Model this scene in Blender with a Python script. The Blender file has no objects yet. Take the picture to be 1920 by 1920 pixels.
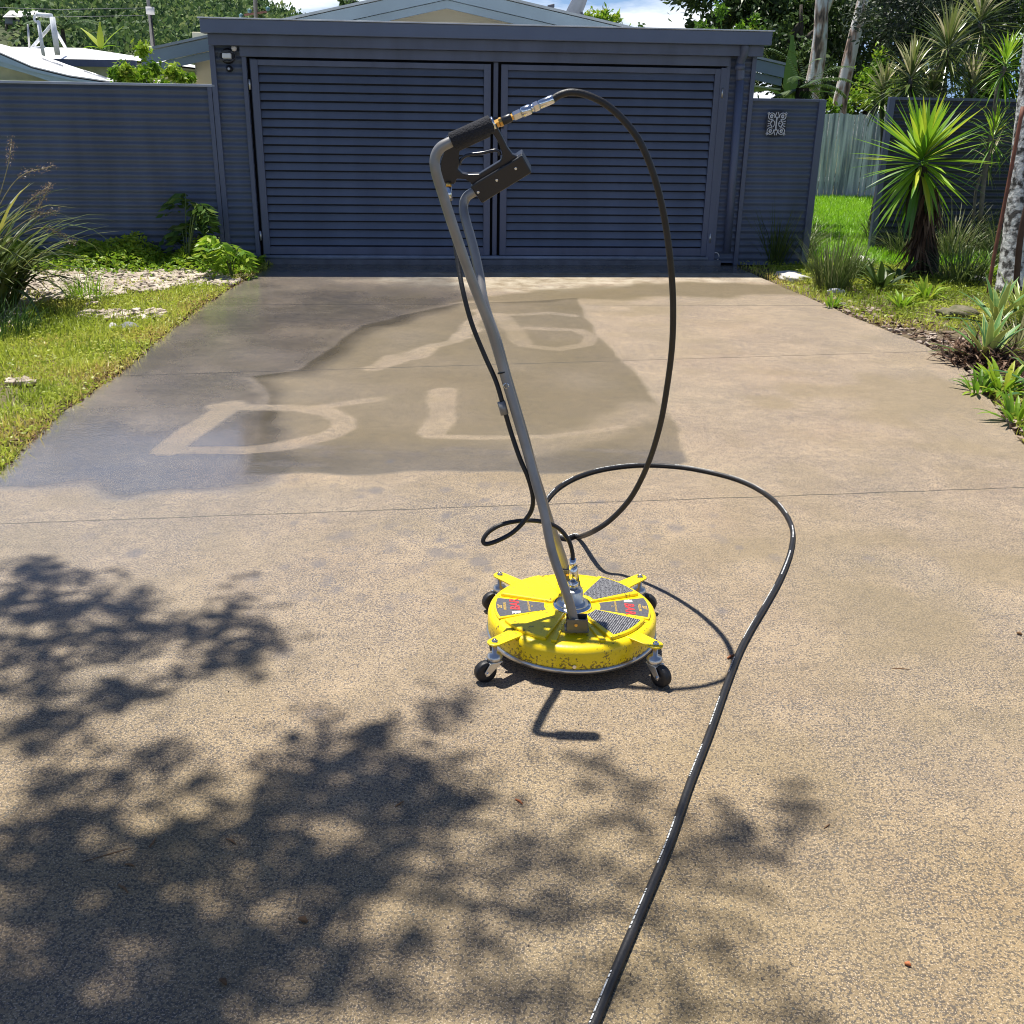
import bpy, bmesh, math, random
import numpy as np
from mathutils import Vector, Matrix
random.seed(7); RNG = np.random.default_rng(11)
sc = bpy.context.scene; C = sc.collection
R = math.radians; PI = math.pi

# ------------------------------------------------------------------ camera
TH, ROLL, HC, FPX = R(21.6), R(.95), 1.65, 1920.0
_r0 = Vector((1, 0, 0)); _u0 = Vector((0, math.sin(TH), math.cos(TH))); FW = Vector((0, math.cos(TH), -math.sin(TH)))
RT = math.cos(ROLL)*_r0 + math.sin(ROLL)*_u0; UP = -math.sin(ROLL)*_r0 + math.cos(ROLL)*_u0
cd = bpy.data.cameras.new('camera'); cam = bpy.data.objects.new('camera', cd); C.objects.link(cam); sc.camera = cam
cd.sensor_width = 36; cd.sensor_fit = 'HORIZONTAL'; cd.lens = 36.0; cd.clip_end = 2000; cd.clip_start = .05
M4 = Matrix((( RT.x, UP.x, -FW.x, 0), (RT.y, UP.y, -FW.y, 0), (RT.z, UP.z, -FW.z, HC), (0, 0, 0, 1))); cam.matrix_world = M4

# ------------------------------------------------------------------ light
SX, SY = .20, -.27                                     # shadow shift per metre of height
sun_dir = Vector((-SX, -SY, 1)).normalized()
ELEV = math.asin(sun_dir.z); AZ = math.atan2(sun_dir.x, sun_dir.y)
w = bpy.data.worlds.new('World'); sc.world = w; w.use_nodes = True
nt = w.node_tree; nt.nodes.clear()
def wn(t, **k):
    n = nt.nodes.new(t)
    for a, b in k.items(): setattr(n, a, b)
    return n
sky = wn('ShaderNodeTexSky', sky_type='NISHITA', sun_disc=False, sun_elevation=ELEV, sun_rotation=AZ, air_density=1.0, dust_density=.3, ozone_density=2.0)
tc = wn('ShaderNodeTexCoord'); mp = wn('ShaderNodeMapping'); mp.inputs['Scale'].default_value = (1.6, 1.6, 7)
mp.inputs['Location'].default_value = (.35, .2, 0)
nz = wn('ShaderNodeTexNoise'); nz.inputs['Scale'].default_value = 2.2; nz.inputs['Detail'].default_value = 7; nz.inputs['Roughness'].default_value = .55
rp = wn('ShaderNodeValToRGB'); rp.color_ramp.elements[0].position = .50; rp.color_ramp.elements[1].position = .61
sp = wn('ShaderNodeSeparateXYZ'); el = wn('ShaderNodeMapRange'); el.inputs[1].default_value = .42; el.inputs[2].default_value = .22; L0 = nt.links.new
L0(tc.outputs['Generated'], sp.inputs[0]); L0(sp.outputs['Z'], el.inputs[0])
mlt = wn('ShaderNodeMath', operation='MULTIPLY'); L0(el.outputs[0], mlt.inputs[0]); L0(rp.outputs[0], mlt.inputs[1])
hz = wn('ShaderNodeMapRange'); hz.inputs[1].default_value = .30; hz.inputs[2].default_value = .0; hz.inputs[3].default_value = 0; hz.inputs[4].default_value = .75; L0(sp.outputs['Z'], hz.inputs[0])
mh = wn('ShaderNodeMix', data_type='RGBA'); mh.inputs['B'].default_value = (3.6, 6.6, 10.5, 1); L0(hz.outputs[0], mh.inputs['Factor']); L0(sky.outputs[0], mh.inputs['A'])
tint = wn('ShaderNodeMix', data_type='RGBA', blend_type='MULTIPLY'); tint.inputs['Factor'].default_value = 1; tint.inputs['B'].default_value = (.92, .97, 1.14, 1); L0(mh.outputs['Result'], tint.inputs['A'])
mx = wn('ShaderNodeMix', data_type='RGBA'); mx.inputs['B'].default_value = (15, 15.6, 16.5, 1)
bg = wn('ShaderNodeBackground'); bg.inputs['Strength'].default_value = .055; wo = wn('ShaderNodeOutputWorld')
L = nt.links.new
L(tc.outputs['Generated'], mp.inputs['Vector']); L(mp.outputs[0], nz.inputs['Vector']); L(nz.outputs['Fac'], rp.inputs[0])
L(mlt.outputs[0], mx.inputs['Factor']); L(tint.outputs['Result'], mx.inputs['A']); L(mx.outputs['Result'], bg.inputs[0]); L(bg.outputs[0], wo.inputs[0])
sd = bpy.data.lights.new('sun', 'SUN'); sd.energy = 5.0; sd.angle = R(.53); sd.color = (1, .95, .86)
so = bpy.data.objects.new('sun', sd); C.objects.link(so); so.rotation_euler = sun_dir.to_track_quat('Z', 'Y').to_euler(); so.location = (0, 0, 30)
sc.view_settings.view_transform = 'Standard'; sc.view_settings.look = 'None'; sc.view_settings.gamma = 1; sc.view_settings.exposure = .58
sc.cycles.max_bounces = 6; sc.cycles.transparent_max_bounces = 6; sc.cycles.use_denoising = True; sc.cycles.filter_width = 1.05

# ------------------------------------------------------------------ measuring helpers (photo measurements to metres)
def ray(px, py): return FW + (px-960)/FPX*RT - (py-960)/FPX*UP
def atZ(px, py, z=0.):
    d = ray(px, py); k = (z-HC)/d.z; return Vector((k*d.x, k*d.y, z))
def atY(px, py, y):
    d = ray(px, py); k = y/d.y; return Vector((k*d.x, y, HC+k*d.z))
GA = R(5.5); GD = Vector((math.cos(GA), math.sin(GA), 0)); GN = Vector((math.sin(GA), -math.cos(GA), 0)); G0 = Vector((-.375, 11.72, 0))
def lsp(a, b, n): return [a+(b-a)*i/(n-1) for i in range(n)]
def gp(s, z, off=0.): return G0 + float(s)*GD + off*GN + Vector((0, 0, float(z)))

# ------------------------------------------------------------------ materials
MATS = {}
def lin(c): return tuple(x for x in c) + (1,)
def mat(name, col, rough=.6, metal=0., var=.12, vscale=6., bump=0., bscale=60., spec=.5, col2=None, coat=0., stretch=None, hard=None, mid=None):
    if name in MATS: return MATS[name]
    m = bpy.data.materials.new(name); m.use_nodes = True; n = m.node_tree; b = n.nodes['Principled BSDF']
    t = n.nodes.new('ShaderNodeTexCoord'); z = n.nodes.new('ShaderNodeTexNoise'); z.inputs['Scale'].default_value = vscale; z.inputs['Detail'].default_value = 6
    r = n.nodes.new('ShaderNodeValToRGB'); r.color_ramp.elements[0].position = .3; r.color_ramp.elements[1].position = .72
    c2 = col2 or tuple(min(1, x*(1+var)) for x in col); c1 = tuple(x*(1-var) for x in col) if not col2 else col
    r.color_ramp.elements[0].color = lin(c1); r.color_ramp.elements[1].color = lin(c2)
    if hard: r.color_ramp.elements[0].position, r.color_ramp.elements[1].position = hard
    if mid: e_ = r.color_ramp.elements.new(mid[0]); e_.color = lin(mid[1])
    if stretch:
        mp_ = n.nodes.new('ShaderNodeMapping'); mp_.inputs['Scale'].default_value = stretch; n.links.new(t.outputs['Object'], mp_.inputs[0]); n.links.new(mp_.outputs[0], z.inputs['Vector'])
    else: n.links.new(t.outputs['Object'], z.inputs['Vector'])
    n.links.new(z.outputs['Fac'], r.inputs[0]); n.links.new(r.outputs[0], b.inputs['Base Color'])
    b.inputs['Roughness'].default_value = rough; b.inputs['Metallic'].default_value = metal; b.inputs['Specular IOR Level'].default_value = spec
    b.inputs['Coat Weight'].default_value = coat
    if bump:
        z2 = n.nodes.new('ShaderNodeTexNoise'); z2.inputs['Scale'].default_value = bscale; z2.inputs['Detail'].default_value = 4
        bp = n.nodes.new('ShaderNodeBump'); bp.inputs['Strength'].default_value = bump; bp.inputs['Distance'].default_value = .01
        n.links.new(t.outputs['Object'], z2.inputs['Vector']); n.links.new(z2.outputs['Fac'], bp.inputs['Height']); n.links.new(bp.outputs[0], b.inputs['Normal'])
    MATS[name] = m; return m
def leafmat(name, cols, trans=.3, rough=.45, spec=.4):
    """foliage: colour runs along a per-leaf attribute, some light passes through"""
    if name in MATS: return MATS[name]
    m = bpy.data.materials.new(name); m.use_nodes = True; n = m.node_tree; b = n.nodes['Principled BSDF']; o = n.nodes['Material Output']
    a = n.nodes.new('ShaderNodeAttribute'); a.attribute_name = 'tone'
    r = n.nodes.new('ShaderNodeValToRGB'); cr = r.color_ramp
    while len(cr.elements) < len(cols): cr.elements.new(.5)
    for i, c in enumerate(cols): cr.elements[i].position = i/(len(cols)-1); cr.elements[i].color = lin(c)
    tr = n.nodes.new('ShaderNodeBsdfTranslucent'); mxs = n.nodes.new('ShaderNodeMixShader'); mxs.inputs[0].default_value = trans
    n.links.new(a.outputs['Fac'], r.inputs[0]); n.links.new(r.outputs[0], b.inputs['Base Color']); n.links.new(r.outputs[0], tr.inputs[0])
    b.inputs['Roughness'].default_value = rough; b.inputs['Specular IOR Level'].default_value = spec
    n.links.new(b.outputs[0], mxs.inputs[1]); n.links.new(tr.outputs[0], mxs.inputs[2]); n.links.new(mxs.outputs[0], o.inputs[0])
    MATS[name] = m; return m

# ------------------------------------------------------------------ mesh builders
def link(name, me, m, parent=None, smooth=False):
    o = bpy.data.objects.new(name, me); C.objects.link(o)
    if m: me.materials.append(m)
    if parent is not None: o.parent = parent
    if smooth and len(me.polygons): me.polygons.foreach_set('use_smooth', np.ones(len(me.polygons), dtype=bool))
    return o
def tag(o, label=None, cat=None, group=None, kind=None):
    if label: o['label'] = label
    if cat: o['category'] = cat
    if group: o['group'] = group
    if kind: o['kind'] = kind
    return o
def thing(name, label, cat, group=None, loc=(0, 0, 0)):
    o = bpy.data.objects.new(name, None); C.objects.link(o); o.empty_display_size = .1
    return tag(o, label, cat, group)
class MB:
    """collects simple solids, links them as one mesh"""
    def __init__(s): s.v = []; s.f = []; s.sm = []
    def add(s, vs, fs, smooth=False):
        k = len(s.v); s.v += [tuple(v) for v in vs]; s.f += [tuple(i+k for i in f) for f in fs]; s.sm += [smooth]*len(fs); return s
    def hexa(s, p):      # 8 corners: bottom 4, top 4
        return s.add(p, [(0,3,2,1),(4,5,6,7),(0,1,5,4),(1,2,6,5),(2,3,7,6),(3,0,4,7)])
    def box(s, c, d, ax=(1,0,0), ay=None, az=(0,0,1)):
        ax = Vector(ax).normalized(); az = Vector(az).normalized(); ay = Vector(ay).normalized() if ay else az.cross(ax)
        c = Vector(c); hx, hy, hz = ax*d[0]/2, ay*d[1]/2, az*d[2]/2
        return s.hexa([c-hx-hy-hz, c+hx-hy-hz, c+hx+hy-hz, c-hx+hy-hz, c-hx-hy+hz, c+hx-hy+hz, c+hx+hy+hz, c-hx+hy+hz])
    def gbox(s, s0, s1, z0, z1, o0, o1):   # box in the gate's own axes
        return s.hexa([gp(s0,z0,o1), gp(s1,z0,o1), gp(s1,z0,o0), gp(s0,z0,o0), gp(s0,z1,o1), gp(s1,z1,o1), gp(s1,z1,o0), gp(s0,z1,o0)])
    def bar(s, a, b, wd, th=None, up=(0,0,1)):
        a, b = Vector(a), Vector(b); x = (b-a).normalized(); u = Vector(up); y = u.cross(x)
        if y.length < 1e-4: y = Vector((0,1,0)).cross(x)
        y.normalize(); z = x.cross(y); return s.box((a+b)/2, ((b-a).length, wd, th or wd), x, y, z)
    def tube(s, pts, rad, n=10, cap=True, smooth=True):
        pts = [Vector(p) for p in pts]; m = len(pts); rad = rad if hasattr(rad, '__len__') else [rad]*m
        vs = []; t0 = (pts[1]-pts[0]).normalized(); nn = t0.orthogonal().normalized()
        for i, p in enumerate(pts):
            t = (pts[min(i+1, m-1)]-pts[max(i-1, 0)])
            t = t.normalized() if t.length > 1e-9 else t0
            nn = (nn - t*nn.dot(t)).normalized(); bb = t.cross(nn)
            vs += [p + (nn*math.cos(2*PI*k/n) + bb*math.sin(2*PI*k/n))*rad[i] for k in range(n)]
        fs = [(i*n+k, i*n+(k+1) % n, (i+1)*n+(k+1) % n, (i+1)*n+k) for i in range(m-1) for k in range(n)]
        s.add(vs, fs, smooth)
        if cap: s.add(vs[:n], [tuple(range(n))[::-1]]); s.add(vs[-n:], [tuple(range(n))])
        return s
    def cyl(s, a, b, r, n=20, r2=None): return s.tube([a, b], [r, r if r2 is None else r2], n)
    def lathe(s, c, prof, n=32, axis=(0,0,1), smooth=True, cap=True):
        az = Vector(axis).normalized(); ax = az.orthogonal().normalized(); ay = az.cross(ax); c = Vector(c)
        vs = [c + az*z + (ax*math.cos(2*PI*k/n)+ay*math.sin(2*PI*k/n))*r for r, z in prof for k in range(n)]
        fs = [(i*n+k, i*n+(k+1) % n, (i+1)*n+(k+1) % n, (i+1)*n+k) for i in range(len(prof)-1) for k in range(n)]
        s.add(vs, fs, smooth)
        if cap: s.add(vs[:n], [tuple(range(n))[::-1]]); s.add(vs[-n:], [tuple(range(n))])
        return s
    def prism(s, poly, ex):      # polygon of 3D points pushed along ex
        n = len(poly); ex = Vector(ex); vs = [Vector(p) for p in poly]+[Vector(p)+ex for p in poly]
        return s.add(vs, [tuple(range(n))[::-1], tuple(range(n, 2*n))]+[(i, (i+1) % n, n+(i+1) % n, n+i) for i in range(n)])
    def build(s, name, m, parent=None, bevel=0., seg=2):
        me = bpy.data.meshes.new(name); me.from_pydata(s.v, [], s.f)
        me.polygons.foreach_set('use_smooth', s.sm)
        bm = bmesh.new(); bm.from_mesh(me); bmesh.ops.remove_doubles(bm, verts=bm.verts, dist=1e-5); bmesh.ops.recalc_face_normals(bm, faces=bm.faces); bm.to_mesh(me); bm.free()
        o = link(name, me, m, parent)
        if bevel:
            b = o.modifiers.new('edge', 'BEVEL'); b.width = bevel; b.segments = seg; b.limit_method = 'ANGLE'; b.angle_limit = R(35)
        return o
def spline(pts, k=8):
    P = [Vector(p) for p in pts]; P = [2*P[0]-P[1]]+P+[2*P[-1]-P[-2]]; out = []
    for i in range(1, len(P)-2):
        for j in range(k):
            t = j/k; a, b, c, d = P[i-1:i+3]
            out.append(.5*((2*b)+(c-a)*t+(2*a-5*b+4*c-d)*t*t+(3*b-a-3*c+d)*t**3))
    out.append(P[-2]); return out
def quads(name, V, m, parent=None, tone=None, smooth=False):
    """V: array (n,4,3) of quads; tone: (n,) leaf tone"""
    V = np.asarray(V, dtype=np.float32); n = len(V); me = bpy.data.meshes.new(name)
    me.vertices.add(n*4); me.vertices.foreach_set('co', V.reshape(-1)); me.loops.add(n*4); me.loops.foreach_set('vertex_index', np.arange(n*4, dtype=np.int32))
    me.polygons.add(n); me.polygons.foreach_set('loop_start', np.arange(0, n*4, 4, dtype=np.int32)); me.polygons.foreach_set('loop_total', np.full(n, 4, dtype=np.int32))
    me.update(calc_edges=True)
    if tone is not None:
        a = me.attributes.new('tone', 'FLOAT', 'POINT'); a.data.foreach_set('value', np.repeat(np.clip(tone, 0, 1), 4).astype(np.float32))
    return link(name, me, m, parent, smooth)
def unit(a): return a/np.maximum(np.linalg.norm(a, axis=-1, keepdims=True), 1e-9)
def leaves(P, N, ln, wd, tone=None, up=None):
    """diamond leaves: P centres (n,3), N along direction, random roll"""
    n = len(P); N = unit(N); rnd = unit(RNG.normal(size=(n, 3))); S = unit(np.cross(N, rnd)); ln = np.broadcast_to(ln, (n,))[:, None]; wd = np.broadcast_to(wd, (n,))[:, None]
    T = np.cross(N, S)
    a = P - N*ln*.5; b = P + S*wd*.5 - N*ln*.05 + T*wd*.12; c = P + N*ln*.5; d = P - S*wd*.5 - N*ln*.05 + T*wd*.12
    return np.stack([a, b, c, d], 1)
def blades(B, az, el, ln, wd, droop, seg=4, fold=.0, tip=.06, belly=.35, tone=None, twist=0.):
    """strap leaves: base B (n,3), azimuth, start elevation, length, width, droop = how far the tip bends down (rad). Returns quads, tones"""
    n = len(B); az = np.broadcast_to(az, (n,)).astype(float); el = np.broadcast_to(el, (n,)).astype(float); ln = np.broadcast_to(ln, (n,)).astype(float); wd = np.broadcast_to(wd, (n,)).astype(float); droop = np.broadcast_to(droop, (n,)).astype(float)
    H = np.stack([np.cos(az), np.sin(az), 0*az], 1); Sd = np.stack([-np.sin(az), np.cos(az), 0*az], 1); Z = np.array([0, 0, 1.])
    tw = np.broadcast_to(twist, (n,))
    p = B.astype(float).copy(); rows = []
    for i in range(seg+1):
        t = i/seg; e = el - droop*t**1.3
        d = H*np.cos(e)[:, None] + Z*np.sin(e)[:, None]; up = np.cross(Sd, d); up = -up
        sd = Sd*np.cos(tw*t)[:, None] + up*np.sin(tw*t)[:, None]
        wf = (t/belly)**.6*.6+.4 if t < belly else max(tip, (1-((t-belly)/(1-belly))**1.6))
        hw = (wd*wf/2)[:, None]
        rows.append((p - sd*hw + up*hw*fold, p.copy(), p + sd*hw + up*hw*fold))
        p = p + d*(ln/seg)[:, None]
    Q = []
    for i in range(seg):
        a, b = rows[i], rows[i+1]
        if fold: Q.append(np.stack([a[0], a[1], b[1], b[0]], 1)); Q.append(np.stack([a[1], a[2], b[2], b[1]], 1))
        else: Q.append(np.stack([a[0], a[2], b[2], b[0]], 1))
    k = len(Q); Q = np.concatenate(Q); t = np.tile(tone if tone is not None else RNG.random(n), k); return Q, t
def inpoly(x, y, poly):
    c = np.zeros(x.shape, bool); n = len(poly)
    for i in range(n):
        x1, y1 = poly[i]; x2, y2 = poly[(i+1) % n]
        if y1 == y2: continue
        m = ((y1 > y) != (y2 > y)) & (x < (x2-x1)*(y-y1)/(y2-y1)+x1); c ^= m
    return c
def dseg(x, y, pts):
    d = np.full(x.shape, 1e9)
    for (x1, y1), (x2, y2) in zip(pts[:-1], pts[1:]):
        L2 = (x2-x1)**2+(y2-y1)**2; t = np.clip(((x-x1)*(x2-x1)+(y-y1)*(y2-y1))/L2, 0, 1)
        d = np.minimum(d, np.hypot(x-x1-t*(x2-x1), y-y1-t*(y2-y1)))
    return d
def sdf(x, y, poly):
    d = dseg(x, y, list(poly)+[poly[0]]); return np.where(inpoly(x, y, poly), -d, d)
def sst(a, b, x): t = np.clip((x-a)/(b-a), 0, 1); return t*t*(3-2*t)
def vnoise(x, y, s, seed=0):
    r = np.random.default_rng(seed); g = r.random((64, 64)); X, Y = x*s, y*s
    xi, yi = np.floor(X).astype(int), np.floor(Y).astype(int); fx, fy = X-xi, Y-yi; fx = fx*fx*(3-2*fx); fy = fy*fy*(3-2*fy)
    q = lambda i, j: g[i % 64, j % 64]
    return (q(xi, yi)*(1-fx)+q(xi+1, yi)*fx)*(1-fy)+(q(xi, yi+1)*(1-fx)+q(xi+1, yi+1)*fx)*fy

# ================================================================== THE SETTING
m_soil = mat('soil', (.10, .075, .035), .95, var=.3, vscale=3, bump=.6, bscale=40, col2=(.09, .12, .03))
def sheet(name, x0, x1, y0, y1, z, m, nx=2, ny=2, zf=None):
    X, Y = np.meshgrid(np.linspace(x0, x1, nx), np.linspace(y0, y1, ny)); Z = np.full(X.shape, z) if zf is None else zf(X, Y)
    me = bpy.data.meshes.new(name); vs = np.stack([X, Y, Z], -1).reshape(-1, 3)
    fs = [(j*nx+i, j*nx+i+1, (j+1)*nx+i+1, (j+1)*nx+i) for j in range(ny-1) for i in range(nx-1)]
    me.from_pydata(vs.tolist(), [], fs); return link(name, me, m, smooth=True)
o = sheet('ground', -700, 700, -30, 900, -.03, m_soil, 2, 2); tag(o, 'brown soil and sparse grass ground around the driveway', 'ground', kind='structure')

XL = [(-6, -3.6), (-2, -3.1), (1, -2.7), (3, -2.5), (4.4, -2.44), (4.77, -2.47), (5.4, -2.53), (6.4, -2.57), (7.85, -2.66), (8.9, -2.73), (9.7, -2.70), (10.8, -2.68), (11.6, -2.66), (14, -2.6)]
XR = [(-6, 3.6), (-2, 2.9), (1, 2.6), (4, 2.58), (5.26, 2.74), (6.07, 2.95), (6.77, 3.10), (7.51, 3.15), (8.05, 3.10), (9.04, 2.90), (10.0, 2.76), (10.9, 2.64), (11.64, 2.51), (14, 2.5)]
def xl(y): return np.interp(y, [a for a, b in XL], [b for a, b in XL]) + .012*np.sin(y*3.1) + .006*np.sin(y*11)
def xr(y): return np.interp(y, [a for a, b in XR], [b for a, b in XR]) + .012*np.sin(y*2.7+1) + .006*np.sin(y*9)
def driveway():
    ny, nx = 640, 300; ys = np.concatenate([np.linspace(-6, 1.0, 20, endpoint=False), np.linspace(1.0, 13.6, ny-20)])
    Y = np.repeat(ys[:, None], nx, 1); T = np.linspace(0, 1, nx)[None, :]; X = xl(Y)*(1-T)+xr(Y)*T
    V = np.stack([X, Y, 0*X], -1)
    me = bpy.data.meshes.new('driveway'); n = nx*ny
    me.vertices.add(n); me.vertices.foreach_set('co', V.reshape(-1).astype(np.float32))
    idx = np.arange(n).reshape(ny, nx); F = np.stack([idx[:-1, :-1], idx[:-1, 1:], idx[1:, 1:], idx[1:, :-1]], -1).reshape(-1, 4)
    me.loops.add(F.size); me.loops.foreach_set('vertex_index', F.reshape(-1).astype(np.int32)); k = len(F); me.polygons.add(k)
    me.polygons.foreach_set('loop_start', np.arange(0, k*4, 4, dtype=np.int32)); me.polygons.foreach_set('loop_total', np.full(k, 4, dtype=np.int32)); me.update(calc_edges=True)
    x, y = X.ravel(), Y.ravel()
    wob = (vnoise(x, y, 3.1, 1)-.5)*.16 + (vnoise(x, y, 9, 2)-.5)*.06
    xw, yw = x+wob, y+(vnoise(x, y, 4, 3)-.5)*.2
    olive = [(.56, 9.58), (.6, 8.56), (.67, 7.72), (.81, 6.73), (.88, 5.94), (.91, 5.5), (.87, 4.9), (.49, 4.76), (.1, 4.68), (-.29, 4.72), (-.67, 4.64), (-1.27, 4.57), (-1.33, 5.2), (-1.5, 6.03), (-1.7, 6.5), (-1.43, 6.65), (-1.22, 8.18), (-.93, 8.66), (-.51, 9.2)]
    band = [(-.56, 9.2), (.41, 9.5), (1.69, 9.75), (2.9, 10.0), (2.9, 10.6), (1.83, 10.7), (.7, 10.3), (-.33, 9.55)]
    wleft = [(-4, 4.42), (-1.27, 4.47), (-1.31, 5.2), (-1.55, 6.0), (-1.75, 6.45), (-1.4, 6.7), (-1.22, 8.1), (-.7, 9.0), (-.45, 9.6), (-.7, 10.6), (-1.4, 11.1), (-4, 11.3)]
    so_ = sdf(xw*.25+x*.75, yw*.4+y*.6, olive); sb = sdf(xw, yw, band); sw = sdf(xw*.5+x*.5, yw, wleft)
    soil = 1-sst(-.02, .025, so_); bandm = (1-sst(-.08, .12, sb))*.9; wl = 1-sst(-.12, .25, sw)
    x0_, y0_ = x, y; x = x+(vnoise(x, y, 4, 15)-.5)*.035; y = y+(vnoise(x, y, 4, 16)-.5)*.06
    # strips already washed clean: two letters and a few swipes
    S1 = sst(.10, .05, dseg(xw, y, [(-1.02, 6.75), (-.77, 7.09), (-.46, 7.64), (-.34, 8.48), (-.3, 8.9)]))
    Lm = np.maximum(sst(.10, .07, dseg(x, y, [(-.44, 6.2), (-.41, 5.65), (-.45, 5.3)])), sst(.055, .03, dseg(x, y, [(-.47, 5.235), (-.2, 5.22), (.2, 5.27), (.6, 5.5)])*1.2))
    D = sst(.085, .05, dseg(x, y, [(-1.72, 5.78), (-1.24, 5.74), (-1.05, 5.66), (-.95, 5.52), (-.93, 5.38), (-1.0, 5.22), (-1.15, 5.07), (-1.38, 4.97), (-1.72, 4.95)])); D = np.maximum(D, sst(.075, .03, dseg(x, y, [(-1.15, 5.74), (-.83, 5.97)])))
    D2 = sst(.10, .07, dseg(x, y, [(-1.75, 4.93), (-1.71, 5.4), (-1.64, 5.82)]))
    Bm = np.maximum(sst(.10, .06, dseg(x, y, [(-.14, 8.73), (-.02, 8.1), (.06, 7.6)])), sst(.07, .045, dseg(x, y, [(.06, 7.52), (.33, 7.44), (.54, 7.62), (.60, 7.9), (.5, 8.15), (.1, 8.2)])))
    Bm = np.maximum(Bm, sst(.06, .04, dseg(x, y, [(-.05, 8.75), (.3, 8.85), (.5, 8.7)])))
    swp = sst(.22, .05, dseg(xw, y, [(.1, 5.1), (.45, 5.35), (.8, 5.9)]))*.55
    x, y = x0_, y0_
    clean = np.clip(np.maximum.reduce([S1*.85, Lm*.85, D*.75, D2*.7, Bm*.6, swp]), 0, 1)*(.8+.3*vnoise(x, y, 7, 66))
    front = sst(4.25, 5.0, y)
    grime_and_shade = soil*(1-clean)*(.75+.5*(vnoise(x, y, 2.3, 5)-.5)) + bandm
    # long streaks where water runs sideways near the washed edge
    streak = (vnoise(x*.22+.3*wob, y+x*.05, 13, 8)*.7+.3*vnoise(x*.5, y, 21, 12))*sst(5.35, 4.95, y)*soil; grime_and_shade = grime_and_shade*(1-.55*sst(.45, .7, streak))
    wet_and_shade = np.clip(wl*(.68+.40*vnoise(x, y, 2.4, 6)-.25*sst(9.2, 10.4, y))*(1-.6*np.maximum(D, D2)) + soil*.32*(1-.9*clean) + .15*sst(.4, .7, streak) + bandm*.25, 0, 1)
    damp = .30*sst(.6, -1.6, x)*sst(2.0, 3.9, y)*sst(4.6, 4.3, y)
    puddle = np.clip((1-sst(-.05, .1, sdf(xw, y, [(-1.62, 4.98), (-1.28, 4.98), (-1.3, 5.5), (-1.45, 5.75)]))) + (1-sst(-.05, .2, sdf(xw, yw, [(-2.45, 4.46), (-1.2, 4.48), (-1.28, 4.95), (-2.3, 5.3)])))*.8, 0, 1)
    wet_and_shade = np.clip(wet_and_shade+damp+puddle*.6*(1-.8*np.maximum(D, D2))+.35*sst(5.3, 4.7, y)*soil*(1-.8*clean), 0, 1)
    # faint older stains on the dry slab
    old = np.clip(.9*sst(.48, .75, vnoise(x, y, 1.1, 21))*sst(.3, .7, vnoise(x, y, 3.3, 22))*sst(-.5, 1.5, x+.4*(y-5)) + .4*sst(.5, .75, vnoise(x, y, .8, 27))*sst(.3, .7, vnoise(x, y, 2.3, 28)) + .35*sst(.55, .8, vnoise(x, y, 5, 23)), 0, 1)
    spots = np.zeros_like(x); r = np.random.default_rng(5)
    for i in range(150):
        cx, cy = r.normal(-.1, .55), r.normal(3.8, .38); rr = r.uniform(.012, .035)*(1+.3*math.sin(i))
        spots = np.maximum(spots, sst(rr*1.3, rr*.6, np.hypot(x-cx, (y-cy)*.8))*r.uniform(.4, 1.))
    pale = (1-sst(0, .4, sdf(xw, yw, [(-1.2, 10.5), (.3, 10.0), (1.6, 10.9), (2.5, 10.95), (2.5, 11.6), (-1.2, 11.5)])))*(.6+.6*vnoise(x, y, 4, 9))
    algae = sst(3.4, 1.6, y)*(.35+.65*vnoise(x, y, 2.6, 77)) + .35*sst(2.0, .8, x)*0
    gate_y = 11.72+(x+.375)*.096; strip = sst(.66, .60, gate_y-y); wet_and_shade = np.maximum(wet_and_shade, strip*.9); grime_and_shade = np.maximum(grime_and_shade, strip*.9)  # carport shadow by the gate, painted in as wet and dark concrete
    for nme, arr in (('algae', algae), ('grime_and_shade', np.clip(grime_and_shade, 0, 1)), ('wet_and_shade', wet_and_shade), ('puddle', puddle), ('old', old), ('spots', np.clip(spots, 0, 1)), ('pale', np.clip(pale, 0, 1))):
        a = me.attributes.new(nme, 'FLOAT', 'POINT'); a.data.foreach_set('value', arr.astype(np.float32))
    m = bpy.data.materials.new('worn_concrete'); m.use_nodes = True; N = m.node_tree; b = N.nodes['Principled BSDF']; K = N.links.new
    def nd(t, **kw):
        q = N.nodes.new(t)
        for a_, v in kw.items(): setattr(q, a_, v)
        return q
    def att(nm): q = nd('ShaderNodeAttribute'); q.attribute_name = nm; return q.outputs['Fac']
    def noise(s, d=3, ro=.5): q = nd('ShaderNodeTexNoise'); q.inputs['Scale'].default_value = s; q.inputs['Detail'].default_value = d; q.inputs['Roughness'].default_value = ro; K(tcn.outputs['Object'], q.inputs['Vector']); return q.outputs['Fac']
    def ramp(src, p0, p1, c0=(0, 0, 0), c1=(1, 1, 1)):
        q = nd('ShaderNodeValToRGB'); q.color_ramp.elements[0].position = p0; q.color_ramp.elements[1].position = p1; q.color_ramp.elements[0].color = lin(c0); q.color_ramp.elements[1].color = lin(c1); K(src, q.inputs[0]); return q.outputs[0]
    def math_(op, a_, b_): 
        q = nd('ShaderNodeMath', operation=op)
        for i, v in enumerate((a_, b_)):
            if isinstance(v, (int, float)): q.inputs[i].default_value = v
            elif v is not None: K(v, q.inputs[i])
        return q.outputs[0]
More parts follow.
